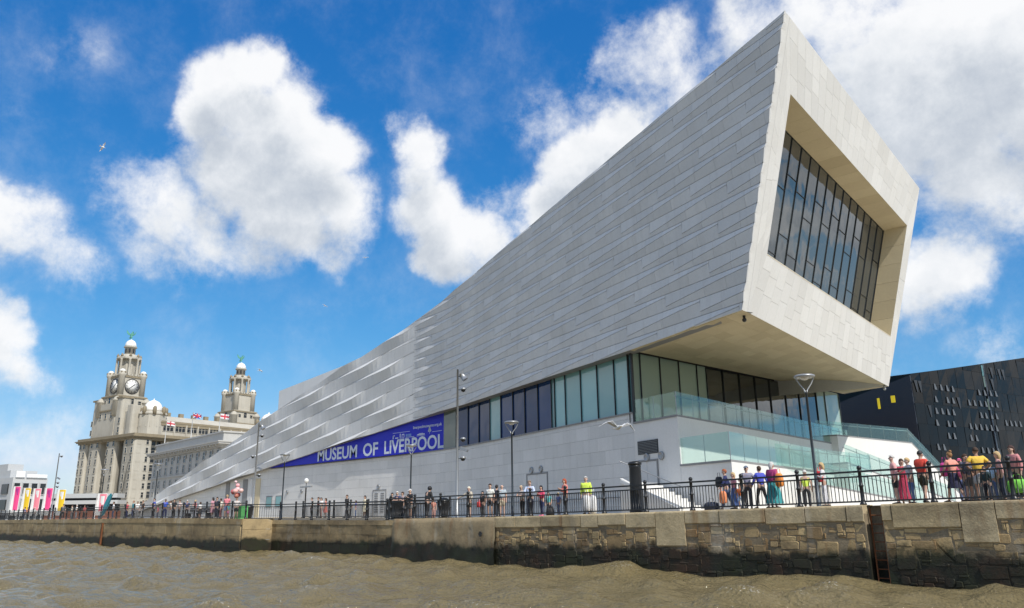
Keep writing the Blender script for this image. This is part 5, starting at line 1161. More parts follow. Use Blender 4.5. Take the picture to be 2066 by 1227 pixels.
# balloons
b_ = base(474, 1.6, 1010); bal = thing('balloon_bunch', 'bunch of pink and patterned foil balloons above the left railing', 'balloons', b_)
rnd = random.Random(2)
for i, (x, z, r_, c) in enumerate(((-.25, 3.1, .26, (.8, .35, .36)), (-.2, 2.75, .28, (.75, .5, .5)), (.05, 2.5, .3, (.55, .12, .12)), (.55, 2.55, .3, (.85, .42, .38)), (.9, 2.6, .26, (.88, .5, .45)), (.35, 2.2, .28, (.35, .08, .08)), (-.1, 2.15, .26, (.6, .3, .3)), (.6, 2.1, .24, (.5, .16, .1)), (-.3, 3.45, .16, (.85, .55, .55)))):
    r_ *= .72; MB().lathe([(.001, -r_*1.1), (r_*.45, -r_*.85), (r_*.9, -r_*.3), (r_, .1*r_), (r_*.8, r_*.65), (r_*.4, r_*.93), (.001, r_)], (x*.7, rnd.uniform(-.25, .25), z*.86), 12).build('balloon', COLR(c, .25), bal)
m = MB()
for x in (-.2, .1, .4, .6): m.tube([(.1, 0, 1.0), (x*.7, 0, 1.8)], .006, 4)
m.build('strings', 'white_paint', bal)
# ================================================================== GULLS
def gull(px, py, t, span, lab, flap, roll, yaw):
    p = ont(px, py, t); th = thing('seagull', lab, 'seagull', tuple(p), yaw, 'gulls in flight'); th.rotation_euler = (0, roll, yaw); s_ = span/1.2
    b = MB(); b.tube([(0, -.27*s_, .02), (0, -.22*s_, .025), (0, -.16*s_, .02), (0, -.05*s_, 0), (0, .08*s_, 0), (0, .2*s_, .01), (0, .3*s_, .015)], [.008*s_, .035*s_, .04*s_, .07*s_, .065*s_, .035*s_, .015*s_], 10); b.build('body', 'dome_white', th)
    for a in (-1, 1):
        pts = [(0, -.08), (.22, -.14), (.36, -.10), (.60, .10), (.36, .05), (.22, .08), (0, .1)]; z = lambda x: flap*(x if x < .26 else .26-(x-.26)*.9)
        lo = [(a*x*s_+a*.04*s_, y*s_, z(x)*s_) for x, y in pts]; w = MB(); w.prism(lo if a > 0 else lo[::-1], [(x, y, zz_+.018*s_) for x, y, zz_ in (lo if a > 0 else lo[::-1])], 0); wg = w.build('wing', COLR((.62, .63, .65)), th)
        tip = [(a*(x*s_+.04*s_), y*s_, z(x)*s_+.02*s_) for x, y in ((.50, .02), (.60, .10), (.48, .075))]; MB().prism(tip, [(x, y, zz_+.004) for x, y, zz_ in tip]).build('wing_tip', 'bulb_black', wg)
    tl = [(-.05*s_, .27*s_, 0), (.05*s_, .27*s_, 0), (.09*s_, .42*s_, 0), (-.09*s_, .42*s_, 0)]; MB().prism(tl, [(x, y, .012) for x, y, z_ in tl]).build('tail', 'dome_white', th); MB().tube([(0, -.27*s_, .02), (0, -.33*s_, .01)], [.012*s_, .002], 6).build('beak', 'gold', th)
gull(1247, 863, -3, 1.5, 'seagull gliding with arched wings in front of the museum wall', .75, R(6), R(60))
gull(208, 297, 0, 1.5, 'seagull banking against the blue sky, upper left', .5, R(50), R(200))
gull(525, 748, 40, 1.6, 'small white gull to the right of the farther tower', .4, R(15), R(120))
gull(656, 617, 30, .9, 'tiny gull speck in the sky above the sloping roof', .4, R(20), R(90))
gull(738, 520, 30, .9, 'tiny gull speck below the large white cloud', .4, R(-10), R(60))
# ================================================================== PEOPLE
W.cycles.sampling_method = 'MANUAL'; W.cycles.sample_map_resolution = 512
def skin_to_mesh(name, nodes, edges, root, sub=1):
    keys = list(nodes); ix = {k: i for i, k in enumerate(keys)}
    me = bpy.data.meshes.new('tmp'); me.from_pydata([nodes[k][0] for k in keys], [(ix[a], ix[b]) for a, b in edges], [])
    o = bpy.data.objects.new('tmp', me); COL.objects.link(o); md = o.modifiers.new('s', 'SKIN'); md.use_smooth_shade = True
    for i, k in enumerate(keys):
        r_ = nodes[k][1]; sv = me.skin_vertices[0].data[i]; sv.radius = r_ if isinstance(r_, tuple) else (r_, r_); sv.use_root = (k == root)
    sb = o.modifiers.new('u', 'SUBSURF'); sb.levels = sub; sb.render_levels = sub
    dg = bpy.context.evaluated_depsgraph_get(); out = bpy.data.meshes.new_from_object(o.evaluated_get(dg)); out.name = name
    bpy.data.objects.remove(o); bpy.data.meshes.remove(me); return out
def rotx(p, piv, a):
    y, z = p[1]-piv[1], p[2]-piv[2]; c, s_ = math.cos(a), math.sin(a); return (p[0], piv[1]+y*c-z*s_, piv[2]+y*s_+z*c)
POSES = {   # elbow and wrist (left = +x), lean forward, stride
 'stand': dict(el=(.235, .03, 1.13), wl=(.25, -.05, .89), er=(-.235, .03, 1.13), wr=(-.25, -.04, .89), lean=.02, stride=.0),
 'walk': dict(el=(.24, -.10, 1.15), wl=(.24, -.26, .98), er=(-.24, .13, 1.14), wr=(-.25, .14, .90), lean=.05, stride=.24),
 'rail': dict(el=(.25, -.17, 1.18), wl=(.10, -.40, 1.16), er=(-.25, -.17, 1.18), wr=(-.12, -.40, 1.16), lean=.20, stride=.08),
 'phone': dict(el=(.24, -.06, 1.14), wl=(.07, -.27, 1.27), er=(-.24, -.06, 1.14), wr=(-.07, -.27, 1.25), lean=.06, stride=.05),
 'reach': dict(el=(.24, .0, 1.14), wl=(.22, -.12, .95), er=(-.36, -.13, 1.25), wr=(-.56, -.26, 1.16), lean=.05, stride=.04),
 'hips': dict(el=(.36, .06, 1.18), wl=(.19, -.07, 1.01), er=(-.36, .06, 1.18), wr=(-.19, -.07, 1.01), lean=.0, stride=.06),
 'bow': dict(el=(.25, -.10, 1.15), wl=(.12, -.30, 1.08), er=(-.25, -.10, 1.15), wr=(-.12, -.30, 1.08), lean=.30, stride=.05),
}
_P = {}
def skeleton(pose, fat=1.):
    q = POSES[pose]; pv = (0, 0, .95); ln = q['lean']; st = q['stride']
    U = lambda p: rotx(p, pv, ln); f = fat
    J = dict(pelvis=(0, 0, .95), waist=U((0, 0, 1.09)), chest=U((0, .0, 1.29)), nbase=U((0, .005, 1.44)), neck=U((0, -.005, 1.5)),
             jaw=U((0, -.03, 1.555)), head=U((0, -.012, 1.625)), crown=U((0, .0, 1.70)), nose=U((0, -.115, 1.60)), earl=U((.088, 0, 1.605)), earr=U((-.088, 0, 1.605)))
    for s_, k in ((1, 'l'), (-1, 'r')):
        J['sh'+k] = U((s_*.175*(.5+.5*f), 0, 1.40)); e, w = q['e'+k], q['w'+k]
        J['el'+k] = U(e) if pose not in ('rail',) else e; J['wr'+k] = U(w) if pose not in ('rail',) else w
        d = Vector(J['wr'+k])-Vector(J['el'+k]); d.normalize(); sd = Vector((s_, 0, 0))-d*d.x*s_; sd = sd.normalized() if sd.length > .2 else Vector((0, 1, 0))
        nr = d.cross(sd).normalized(); P = Vector(J['wr'+k])+d*.075; J['pa'+k] = tuple(P)
        for i, (off, l1, l2) in enumerate(((-.030, .035, .062), (-.010, .040, .074), (.010, .038, .070), (.028, .030, .052))):
            a = P+sd*off+d*l1; b = P+sd*off*1.1+d*l2+nr*.02; J['f%d%s' % (i, k)] = tuple(a); J['g%d%s' % (i, k)] = tuple(b)
        tb = Vector(J['wr'+k])+d*.035-sd*.036; J['t0'+k] = tuple(tb); J['t1'+k] = tuple(tb+d*.035-sd*.018+nr*.012)
        y = -st*s_; J['hip'+k] = (s_*.088*(.6+.4*f), 0, .91); J['kn'+k] = (s_*.10, y*.55-.02, .50); J['an'+k] = (s_*.105, y*1.1+.03, .085+(.03 if y > .1 else 0)); J['toe'+k] = (s_*.125, y*1.1-.15, .03)
    return J
def body_mesh(pose, fat=1.):
    key = ('body', pose, fat)
    if key in _P: return _P[key]
    J = skeleton(pose, fat); f = fat
    RR = dict(pelvis=(.135*f, .105*f), waist=(.125*f, .095*f), chest=(.150*f, .105*f), nbase=(.075, .06), neck=.05, jaw=(.062, .07), head=(.075, .090), crown=(.05, .06), nose=.013, earl=.014, earr=.014)
    for k in 'lr':
        RR.update({'sh'+k: .058*f, 'el'+k: .041*f, 'wr'+k: .027, 'pa'+k: (.034, .018), 'hip'+k: .088*f, 'kn'+k: .056*f, 'an'+k: .038, 'toe'+k: .034, 't0'+k: .012, 't1'+k: .010})
        for i in range(4): RR['f%d%s' % (i, k)] = .0095; RR['g%d%s' % (i, k)] = .008
    E = [('pelvis', 'waist'), ('waist', 'chest'), ('chest', 'nbase'), ('nbase', 'neck'), ('neck', 'jaw'), ('jaw', 'head'), ('head', 'crown'), ('head', 'nose'), ('head', 'earl'), ('head', 'earr')]
    for k in 'lr':
        E += [('chest', 'sh'+k), ('sh'+k, 'el'+k), ('el'+k, 'wr'+k), ('wr'+k, 'pa'+k), ('pelvis', 'hip'+k), ('hip'+k, 'kn'+k), ('kn'+k, 'an'+k), ('an'+k, 'toe'+k), ('wr'+k, 't0'+k), ('t0'+k, 't1'+k)]
        for i in range(4): E += [('pa'+k, 'f%d%s' % (i, k)), ('f%d%s' % (i, k), 'g%d%s' % (i, k))]
    _P[key] = skin_to_mesh('body', {k: (J[k], RR[k]) for k in J}, E, 'pelvis', 1); return _P[key]
def lerp(a, b, t): return tuple(x+(y-x)*t for x, y in zip(a, b))
def top_mesh(pose, sleeve, fat=1., long=0.):
    key = ('top', pose, sleeve, fat, long)
    if key in _P: return _P[key]
    J = skeleton(pose, fat); f = fat
    n = {'hem': (lerp(J['pelvis'], (0, 0, .55), long) if long else (0, .0, .90), (.165*f, .125*f)), 'waist': (J['waist'], (.150*f, .118*f)), 'chest': (J['chest'], (.172*f, .125*f)), 'nb': (lerp(J['chest'], J['nbase'], .93), (.088, .075))}
    E = [('hem', 'waist'), ('waist', 'chest'), ('chest', 'nb')]
    for k in 'lr':
        n['s'+k] = (J['sh'+k], .076*f); E.append(('chest', 's'+k))
        if sleeve == 'none': continue
        e = J['el'+k] if sleeve == 'long' else lerp(J['sh'+k], J['el'+k], .68); n['e'+k] = (e, (.058 if sleeve == 'long' else .066)*f); E.append(('s'+k, 'e'+k))
        if sleeve == 'long': n['w'+k] = (lerp(J['el'+k], J['wr'+k], .93), .043*f); E.append(('e'+k, 'w'+k))
    _P[key] = skin_to_mesh('top', n, E, 'chest', 1); return _P[key]
def leg_mesh(pose, kind, fat=1.):
    key = ('leg', pose, kind, fat)
    if key in _P: return _P[key]
    J = skeleton(pose, fat); f = fat
    if kind in ('skirt', 'longskirt', 'dress'):
        m = MB(); n = 20; z0, z1 = (1.02, .50) if kind != 'longskirt' else (1.02, .20); st = POSES[pose]['stride']; prof = []
        for i in range(7):
            u = i/6; z = z0+(z1-z0)*u; r_ = (.145+(.125 if kind == 'longskirt' else .085)*u**.8)*f
            for k in range(n): a = 2*math.pi*k/n; rr = r_*(1+.10*u*math.sin(5*a+u*2)+.06*u*math.sin(9*a+1)); prof.append((rr*math.cos(a), rr*.85*math.sin(a)*(1+st*u*1.2), z))
        m.add(prof, [((i+1)*n+k, (i+1)*n+(k+1) % n, i*n+(k+1) % n, i*n+k) for i in range(6) for k in range(n)], smooth=True); me = m.mesh('skirt', 'iron')
    else:
        n = {'p': ((0, 0, .99), (.150*f, .118*f)), 'q': ((0, 0, .93), (.155*f, .122*f))}; E = [('p', 'q')]
        for k in 'lr':
            n['h'+k] = (lerp(J['hip'+k], J['kn'+k], .12), .102*f); E.append(('q', 'h'+k))
            if kind == 'shorts': n['k'+k] = (lerp(J['hip'+k], J['kn'+k], .88), .088*f); E.append(('h'+k, 'k'+k))
            else:
                w = .058 if kind == 'leggings' else .078
                n['k'+k] = (J['kn'+k], w*1.02*f); n['a'+k] = (lerp(J['kn'+k], J['an'+k], .96), w*.85); E += [('h'+k, 'k'+k), ('k'+k, 'a'+k)]
        me = skin_to_mesh('trousers', n, E, 'q', 1)
    _P[key] = me; return me
def shoe_mesh(pose):
    key = ('shoe', pose)
    if key in _P: return _P[key]
    J = skeleton(pose); m = MB()
    for k in 'lr':
        a, t = Vector(J['an'+k]), Vector(J['toe'+k]); z = max(0, a.z-.09)
        m.tube([(a.x, a.y+.05, .045+z), (a.x, a.y, .06+z), lerp(a, t, .5)[:2]+(.05+z,), (t.x, t.y-.02, .035+z)], [.04, .052, .05, .036], 8)
    _P[key] = m.mesh('shoes', 'iron'); return _P[key]
def hair_mesh(pose, style):
    key = ('hair', pose, style)
    if key in _P: return _P[key]
    J = skeleton(pose); hd = Vector(J['head']); ln = POSES[pose]['lean']; m = MB(); n = 16; rings = []; c = (0, .012, .015); vs = []
    hs = {'short': .0, 'crop': .02, 'long': -.0, 'bun': 0., 'cap': .03, 'hood': -.05}[style]
    R1, R2, R3 = .092, .108, .112
    ths = np.linspace(0, math.pi*.80, 9)
    for th_ in ths:
        for k in range(n):
            a = 2*math.pi*k/n; fy = math.sin(a); x, y, z = R1*math.sin(th_)*math.cos(a), R2*math.sin(th_)*math.sin(a), R3*math.cos(th_)
            if fy < -.2 and style != 'hood': lim = .035+hs; z = max(z, lim); 
            elif abs(fy) <= .2 and style != 'hood': z = max(z, -.01+hs)
            if style in ('crop', 'cap') and fy >= -.2: z = max(z, -.02)
            if style == 'long' and fy > -.25 and th_ > math.pi*.55: z -= .13*(th_-math.pi*.55)/(math.pi*.25)*(.5+.5*max(fy, 0)); x *= 1.12; y = y*1.1+.01
            if style == 'hood': x *= 1.2; y = y*1.2+.02; z *= 1.1
            vs.append((x+c[0], y+c[1], z+c[2]))
    m.add(vs, [(i*n+k, (i+1)*n+k, (i+1)*n+(k+1) % n, i*n+(k+1) % n) for i in range(8) for k in range(n)], smooth=True)
    if style == 'bun': m.ball((0, .08, .12), .05, 8)
    if style == 'cap': m.prism([(-.075, -.08, .045), (.075, -.08, .045), (.06, -.19, .03), (-.06, -.19, .03)], [(-.075, -.08, .058), (.075, -.08, .058), (.06, -.19, .04), (-.06, -.19, .04)])
    me = m.mesh('hair', 'iron')
    me.transform(Matrix.Translation(hd) @ Matrix.Rotation(ln, 4, 'X')); _P[key] = me; return me
def face_mesh(pose):
    key = ('face', pose)
    if key in _P: return _P[key]
    J = skeleton(pose); hd = Vector(J['head']); m = MB()
    for s_ in (-1, 1): m.ball((s_*.031, -.093, -.012), .0115, 6); m.bar((s_*.015, -.098, .012), (s_*.048, -.088, .010), .012, .006)
    m.bar((-.022, -.096, -.065), (.022, -.096, -.065), .012, .008)
    me = m.mesh('face_features', 'bulb_black'); me.transform(Matrix.Translation(hd) @ Matrix.Rotation(POSES[pose]['lean'], 4, 'X')); _P[key] = me; return me
SKIN = {'l': (.52, .32, .23), 'p': (.58, .36, .27), 'm': (.36, .20, .13), 'd': (.12, .065, .04)}
def dress(o, me, col, nm, par):
    c = link(nm, me, par)
    if not len(me.materials): me.materials.append(MAT('iron'))
    c.material_slots[0].link = 'OBJECT'; c.material_slots[0].material = COLR(col, .8); return c
PATCHED = {}
def person(label, px, t, face, pose, top, bot, hair, h=1.72, sleeve='short', legs='trousers', style='short', skin='l', fat=1., shoes=(.03, .03, .03), group=None, y=1000, long=0.):
    b_ = base(px, t, y); p = thing('person', label, 'person', b_, R(face), group); p.scale = (h/1.72,)*3
    dress(p, body_mesh(pose, fat), SKIN[skin], 'body', p)
    dress(p, top_mesh(pose, sleeve, fat, long), top, 'top', p); dress(p, leg_mesh(pose, legs, fat), bot, {'skirt': 'skirt', 'longskirt': 'skirt', 'dress': 'skirt', 'shorts': 'shorts'}.get(legs, 'trousers'), p)
    dress(p, shoe_mesh(pose), shoes, 'shoes', p); link('face_features', face_mesh(pose), p)
    if style != 'bald': dress(p, hair_mesh(pose, style), hair, {'cap': 'cap', 'hood': 'hood'}.get(style, 'hair'), p)
    return p
def bag(label, px, t, z, size, col, kind='bag', y=1010, rz=0.):
    b_ = base(px, t, y); w, d, h = size; th = thing(kind, label, 'bag', (b_[0], b_[1], b_[2]+z), R(rz)); m = MB(); c = .25*min(w, d)
    P = [(-w/2+c, -d/2), (w/2-c, -d/2), (w/2, -d/2+c), (w/2, d/2-c), (w/2-c, d/2), (-w/2+c, d/2), (-w/2, d/2-c), (-w/2, -d/2+c)]
    rings = [(.75, 0), (1.05, .12), (1.1, .4), (1., .75), (.8, .93), (.45, 1.)]
    m.add([(x*k, y_*k, h*z_) for k, z_ in rings for x, y_ in P], [(i*8+k, i*8+(k+1) % 8, (i+1)*8+(k+1) % 8, (i+1)*8+k) for i in range(5) for k in range(8)]+[tuple(range(8))[::-1], tuple(range(40, 48))], smooth=True)
    m.build('bag_body', COLR(col, .6), th); MB().tube([(-w*.25, 0, h*.92), (-w*.15, 0, h*1.35), (w*.15, 0, h*1.35), (w*.25, 0, h*.92)], .012, 5).build('handle', COLR(col, .6), th); return th
BK, DK, NV, WH, GY = (.015, .015, .018), (.04, .035, .035), (.02, .03, .12), (.75, .74, .72), (.25, .25, .26)
BROWN, BLOND, GREY, RED, ORG = (.06, .03, .015), (.52, .36, .16), (.55, .53, .5), (.32, .08, .02), (.75, .16, .02)
LB, JEAN, PINK, CORAL, TEAL = (.35, .48, .66), (.07, .11, .22), (.75, .30, .36), (.80, .22, .18), (.02, .28, .30)
HV = (.62, .85, .04)
# right-hand groups
person('ginger haired person in navy jacket with a rucksack, left of the right hand group', 1466, 1.6, -60, 'walk', NV, JEAN, RED, 1.70, 'long', y=990)
bag('black rucksack on the back of the ginger haired person', 1452, 1.75, .98, (.3, .2, .45), BK, 'rucksack', 985)
bag('orange carrier bag hanging by the jeans of the ginger haired person', 1459, 1.35, .3, (.3, .16, .5), (.85, .25, .08), 'carrier_bag', 1005)
bag('dark blue holdall on the ground by the steps', 1436, 1.5, 0, (.6, .35, .38), (.02, .03, .06), 'holdall', 1020)
person('woman in pink top and blue skirt beside the navy jacket', 1482, 2.2, -40, 'stand', PINK, (.10, .18, .45), BLOND, 1.58, legs='longskirt', style='long', y=995)
person('small child in orange shirt behind a railing post', 1494, 1.2, 10, 'stand', ORG, LB, BROWN, 1.02, legs='shorts', y=1005)
person('man in blue cap, grey shirt and dark grey trousers', 1509, 1.5, 15, 'hips', (.28, .27, .36), (.06, .06, .07), (.18, .24, .34), 1.76, style='cap', y=990)
person('dark haired person in bright blue jacket and black leggings', 1536, 1.3, -120, 'walk', (.06, .08, .52), BK, BROWN, 1.70, 'long', 'leggings', y=990)
person('large woman in magenta top and flowing teal skirt with grey hair', 1560, 1.5, 160, 'stand', (.42, .03, .17), TEAL, GREY, 1.84, 'long', 'longskirt', 'long', fat=1.28, y=985)
bag('orange shoulder bag on the hip of the woman in the teal skirt', 1574, 1.15, .85, (.3, .18, .52), (.9, .25, .01), 'shoulder_bag', 985)
person('steward in yellow hi-vis vest and black trousers before the white terrace', 1627, 4.5, 200, 'stand', HV, BK, GREY, 1.62, style='crop', sleeve='none', y=990)
person('blonde woman in white with a red bag beside the right street lamp', 1664, 1.6, -70, 'phone', (.70, .68, .68), (.62, .62, .66), BLOND, 1.68, 'long', 'trousers', 'long', y=985)
bag('red bag worn by the blonde woman in white', 1656, 1.45, .95, (.26, .16, .42), (.65, .02, .03), 'shoulder_bag', 985)
person('grey haired man in pink shirt and black shorts', 1806, 1.5, -60, 'stand', (.80, .38, .36), BK, GREY, 1.76, 'long', 'shorts', 'crop', 'p', 1.1, y=970)
person('woman in crimson dress half hidden behind the man in pink', 1824, 2.4, 30, 'stand', (.42, .02, .06), (.42, .02, .07), BROWN, 1.66, 'short', 'longskirt', 'long', y=975)
person('fair haired woman in grey top and blue jeans beside the crimson dress', 1838, 1.2, -50, 'reach', (.45, .46, .52), (.12, .2, .42), BLOND, 1.60, 'short', 'trousers', 'short', 'p', y=975)
person('man in red t-shirt and dark shorts with his back to the railing', 1862, 1.0, 170, 'walk', (.72, .05, .02), (.05, .05, .03), BK, 1.80, 'short', 'shorts', 'crop', y=965)
person('woman in coral top and navy skirt with her hair in a bun', 1924, 1.2, -120, 'walk', (.80, .30, .22), (.02, .02, .06), (.30, .15, .05), 1.70, 'short', 'skirt', 'bun', y=965)
bag('bright pink rucksack on the woman in coral', 1911, 1.25, .9, (.3, .2, .48), (.85, .05, .35), 'rucksack', 970)
person('young girl in bright pink hat and coat behind the coral top', 1942, 2.0, 20, 'stand', (.85, .12, .30), (.12, .18, .40), (.85, .1, .3), 1.5, 'long', 'trousers', 'cap', y=975)
person('person with brown hair and slate blue shirt beside the yellow t-shirt', 1954, 1.4, 60, 'stand', (.12, .13, .19), (.13, .12, .12), BROWN, 1.60, 'short', 'shorts', 'short', y=975)
person('man in bright yellow t-shirt and pale grey shorts', 1977, 1.2, -150, 'hips', (.85, .50, .02), (.42, .43, .46), BROWN, 1.78, 'short', 'shorts', 'crop', 'm', 1.12, y=965)
person('child in light blue top between the yellow t-shirt and the dusty pink coat', 2003, 1.4, 10, 'stand', (.40, .58, .80), (.10, .16, .35), BLOND, 1.32, 'short', 'leggings', 'long', y=980)
person('small child in dark clothes close to the light blue top', 1992, 1.0, -20, 'stand', (.02, .05, .06), (.02, .02, .03), BROWN, 1.15, 'long', y=985)
person('blonde woman in dusty pink coat and dark jeans', 2021, 1.5, -80, 'stand', (.58, .30, .27), (.03, .04, .08), BLOND, 1.62, 'long', 'trousers', 'long', y=970, long=.2)
person('dark haired woman in rose coat at the right edge of the photo', 2050, 1.2, -30, 'stand', (.60, .22, .22), DK, (.05, .02, .015), 1.76, 'long', 'trousers', 'long', y=960, long=.2)
bag('bright green carrier bag at the right edge', 2056, .8, .25, (.62, .2, .42), (.22, .72, .06), 'carrier_bag', 985)
# centre groups at the near railing
person('dark haired boy in dark shirt behind the black cabinet', 791, 1.9, 20, 'stand', DK, DK, BK, 1.62, y=1015)
person('grey haired man in navy shirt leaning on the railing beside the cabinet', 804, 1.5, 10, 'rail', (.04, .05, .13), BK, GREY, 1.68, 'short', 'trousers', 'crop', 'p', y=1015)
person('brown haired woman in grey top beside the man with a white cap', 813, 1.3, -10, 'phone', (.35, .28, .30), (.13, .12, .13), BROWN, 1.62, y=1015)
person('man in white cap, black t-shirt and grey shorts holding a phone', 828, 1.0, 5, 'phone', BK, (.22, .21, .2), WH, 1.74, 'short', 'shorts', 'cap', y=1015)
person('figure in black hooded jacket with head bowed at the railing', 861, 1.0, 175, 'bow', (.018, .018, .02), BK, BK, 1.86, 'long', 'trousers', 'hood', fat=1.15, y=1015)
person('child in salmon clothes just behind the black hooded jacket', 875, 1.4, 60, 'stand', (.75, .30, .22), (.6, .3, .25), BROWN, 1.1, y=1025)
person('old woman in beige cardigan stretching an arm along the railing', 947, 1.1, 0, 'reach', (.52, .46, .36), (.10, .09, .06), (.72, .66, .50), 1.68, 'long', 'shorts', 'short', 'p', 1.1, y=1010)
person('dark haired boy in black next to the man in the white shirt', 974, 1.4, 0, 'stand', BK, DK, BK, 1.42, y=1015)
bag('red bag low beside the old woman in beige', 966, 1.0, .55, (.26, .14, .3), (.7, .05, .05), 'handbag', 1020)
person('man in white shirt and dark shorts with dark hair', 989, 1.0, 20, 'stand', (.72, .72, .66), (.05, .05, .06), BROWN, 1.76, 'short', 'shorts', 'crop', y=1008)
person('tall dark figure standing behind the two men in pale shirts', 1002, 2.0, -160, 'stand', (.03, .03, .05), BK, BK, 1.75, 'long', y=1010)
person('bald man in pale blue grey shirt and beige shorts', 1013, 1.1, 25, 'stand', (.42, .48, .52), (.50, .42, .30), GREY, 1.70, 'short', 'shorts', 'bald', 'p', 1.1, y=1010)
person('fair haired woman in grey top and black trousers leaning beside the light blue shirt', 1054, 1.3, 15, 'rail', (.45, .43, .42), BK, (.5, .38, .25), 1.60, y=1012)
person('man in light blue shirt and dark jeans leaning on the railing', 1070, 1.2, 30, 'rail', (.50, .58, .76), (.025, .03, .06), (.25, .16, .10), 1.82, 'long', 'trousers', 'crop', 'p', y=1005)
person('girl in pink and red jacket with dark hair and pink shoes', 1093, 1.1, 0, 'phone', (.78, .06, .16), NV, BK, 1.52, 'long', 'leggings', 'long', shoes=(.85, .08, .3), y=1010)
person('child in turquoise top behind the girl in pink', 1107, 1.8, 10, 'stand', (.10, .45, .46), (.05, .05, .06), BROWN, 1.2, y=1018)
bag('black rucksack resting on the ground by the railing post', 1110, .95, 0, (.4, .3, .48), BK, 'rucksack', 1030)
person('small boy in blue beside the red haired woman', 1127, 1.2, -10, 'stand', (.15, .22, .5), (.1, .13, .25), BLOND, 1.12, y=1018)
person('red haired woman in coral cardigan and dark leggings', 1141, 1.0, -25, 'phone', (.85, .24, .19), (.02, .025, .05), (.38, .06, .015), 1.76, 'long', 'leggings', 'long', y=1003, long=.25)
person('man in bright yellow green hi-vis jacket by the near railing', 1183, 1.2, 20, 'stand', HV, (.40, .39, .37), GREY, 1.80, 'long', 'trousers', 'crop', 'p', 1.22, y=1000)
bag('white refuse sack held by the man in the hi-vis jacket', 1184, .8, .15, (.42, .3, .75), (.78, .78, .78), 'sack', 1015)
bag('second white sack right of the hi-vis jacket', 1197, .95, .05, (.32, .26, .85), (.72, .72, .72), 'sack', 1015)
# behind the recess railing
G = 'visitors behind the recess railing'
for lb, px, pose, top, bot, hr, h, lg, stl, t in (('dark haired person in white shirt, leftmost behind the recess railing', 629, 'stand', WH, DK, BK, 1.68, 'trousers', 'short', 7), ('person in red top among three behind the recess railing', 642, 'stand', (.65, .06, .05), DK, BROWN, 1.72, 'shorts', 'short', 7.6),
    ('dark haired woman in white top between red and coral tops', 648, 'phone', WH, (.3, .2, .18), BK, 1.66, 'trousers', 'long', 7), ('person in coral dress behind the recess railing', 657, 'stand', CORAL, CORAL, BROWN, 1.60, 'dress', 'long', 7.2), ('man in dark jacket walking behind the recess railing', 700, 'walk', DK, (.08, .08, .09), BROWN, 1.80, 'trousers', 'short', 7),
    ('child in light blue beside the man in the dark jacket', 708, 'stand', LB, (.25, .35, .5), BLOND, 1.3, 'trousers', 'short', 6.5), ('person in deep blue top behind the recess railing', 718, 'stand', (.03, .05, .40), JEAN, BROWN, 1.35, 'trousers', 'short', 7), ('woman in cream outfit with long black hair behind the recess railing', 736, 'stand', (.72, .66, .48), (.72, .66, .48), BK, 1.68, 'dress', 'long', 6.5),
    ('child in pink and white far right behind the recess railing', 781, 'stand', (.7, .45, .5), (.3, .35, .5), BROWN, 1.2, 'trousers', 'short', 6)):
    person(lb, px, t, random.uniform(-40, 40), pose, top, bot, hr, h, 'short' if top != DK else 'long', lg, stl, group=G, y=1025)
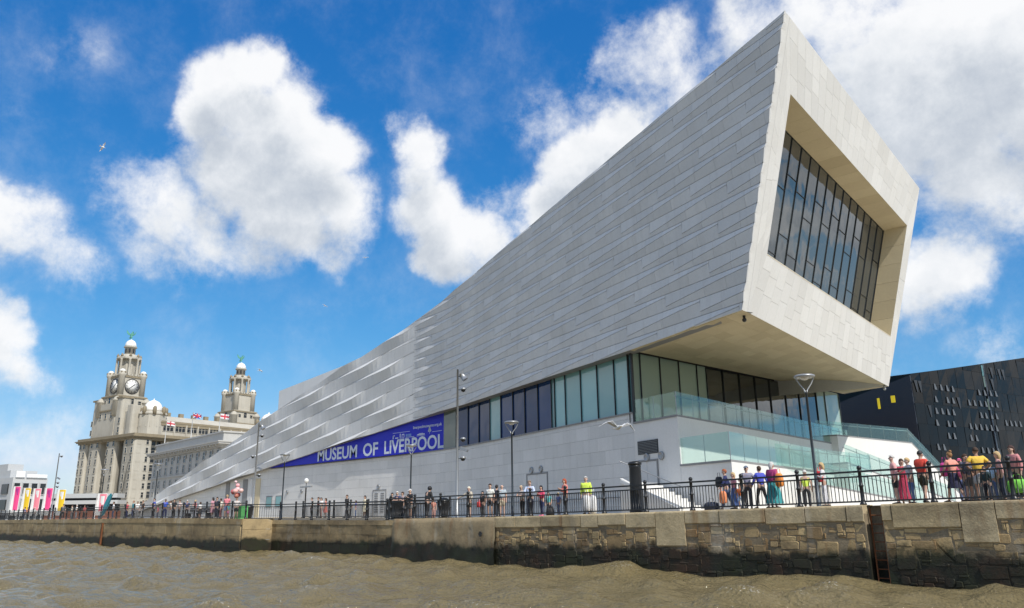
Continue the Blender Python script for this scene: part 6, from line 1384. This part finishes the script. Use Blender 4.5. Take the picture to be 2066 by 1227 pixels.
# left promenade
G = 'visitors along the left quay railing'
L_ = [('tall person in blue top and black trousers before the tip of the museum', 311, 'phone', (.05, .09, .42), BK, BROWN, 1.85, 'trousers', 'short', 1.2), ('small child in pink next to the tall person in blue', 319, 'stand', (.6, .12, .2), (.1, .1, .14), BROWN, 1.15, 'trousers', 'short', 1.1),
 ('person in royal blue shirt and navy trousers at the left railing', 333, 'stand', (.02, .08, .50), NV, BROWN, 1.72, 'trousers', 'short', 1.3), ('person in white t-shirt right of the royal blue shirt', 344, 'stand', WH, (.3, .3, .32), BROWN, 1.60, 'trousers', 'short', 1.8), ('dark figure in black right of the white t-shirt at the left railing', 351, 'stand', BK, BK, BK, 1.72, 'trousers', 'long', 1.2),
 ('person in pale top and dark trousers at the left railing', 362, 'hips', (.65, .5, .46), DK, BROWN, 1.62, 'trousers', 'short', 1.3), ('person in navy top left of the bench', 377, 'stand', NV, DK, GREY, 1.60, 'trousers', 'short', 1.5), ('person in coral pink top by the bench', 394, 'phone', (.80, .22, .24), (.3, .3, .35), BLOND, 1.60, 'trousers', 'short', 1.9), ('person in white top and dark skirt right of the bench', 404, 'stand', WH, BK, BROWN, 1.40, 'skirt', 'long', 1.5),
 ('woman in rose dress with dark hair left of the balloons', 429, 'stand', (.62, .30, .36), (.62, .30, .36), BK, 1.74, 'dress', 'long', 1.2), ('person in dark navy coat left of the balloons', 437, 'stand', (.03, .035, .06), (.03, .035, .06), BROWN, 1.74, 'trousers', 'short', 1.1), ('person in cream top two along from the balloons', 445, 'stand', (.7, .66, .55), (.5, .2, .2), BROWN, 1.64, 'trousers', 'short', 1.4),
 ('tall person in pink top beside the balloons', 457, 'stand', (.75, .2, .25), (.2, .25, .5), BLOND, 1.92, 'shorts', 'short', 1.5), ('child in turquoise and pink in front of the balloons', 461, 'stand', (.08, .4, .45), (.65, .2, .35), BROWN, 1.25, 'shorts', 'short', 1.1), ('balloon seller in white top and black shorts under the balloons', 477, 'hips', (.55, .5, .48), BK, BROWN, 1.68, 'shorts', 'short', 1.2),
 ('person in red and navy at the left railing, left of the turquoise shirt', 256, 'stand', (.6, .06, .08), NV, BROWN, 1.66, 'trousers', 'short', 1.4), ('person in turquoise shirt at the left railing', 269, 'stand', (.04, .36, .42), (.10, .12, .25), (.3, .12, .05), 1.74, 'trousers', 'short', 1.2), ('person in white shirt directly right of the turquoise shirt', 277, 'stand', WH, GY, BROWN, 1.70, 'trousers', 'short', 2.2), ('person in brown top and white trousers at the left railing', 288, 'stand', (.16, .08, .05), (.68, .66, .64), BROWN, 1.72, 'trousers', 'short', 1.3),
 ('person in white shirt right of the teal sail flag', 229, 'stand', (.7, .7, .72), JEAN, BROWN, 1.75, 'trousers', 'short', 1.4), ('person in red low behind the far left railing', 171, 'stand', (.6, .08, .07), DK, BROWN, 1.6, 'trousers', 'short', 2.5), ('person in white near the foot of the clock tower block', 155, 'stand', WH, (.4, .4, .42), GREY, 1.75, 'trousers', 'short', 3.), ('person in cream near the foot of the clock tower block, left of the white top', 146, 'stand', (.7, .62, .5), GY, BROWN, 1.7, 'trousers', 'short', 3.5),
 ('person in dark grey under the yellow banner flag on the right', 128, 'stand', (.09, .10, .12), DK, BK, 1.9, 'trousers', 'short', 3.), ('person in vivid blue shirt at the far left below the second banner flag', 51, 'stand', (.02, .05, .48), NV, BROWN, 1.8, 'trousers', 'short', 3.), ('person in orange top behind the vivid blue shirt at far left', 57, 'stand', (.7, .22, .12), GY, BROWN, 1.85, 'trousers', 'short', 4.5), ('person in white below the salmon banner flag at far left', 71, 'stand', (.72, .70, .68), GY, GREY, 1.7, 'trousers', 'short', 3.5)]
rnd = random.Random(12)
for lb, px, pose, top, bot, hr, h, lg, stl, t in L_:
    person(lb, px, t, rnd.uniform(-70, 70), pose, top, bot, hr, h, 'short', lg, stl, rnd.choice('llpm'), group=G, y=1025)
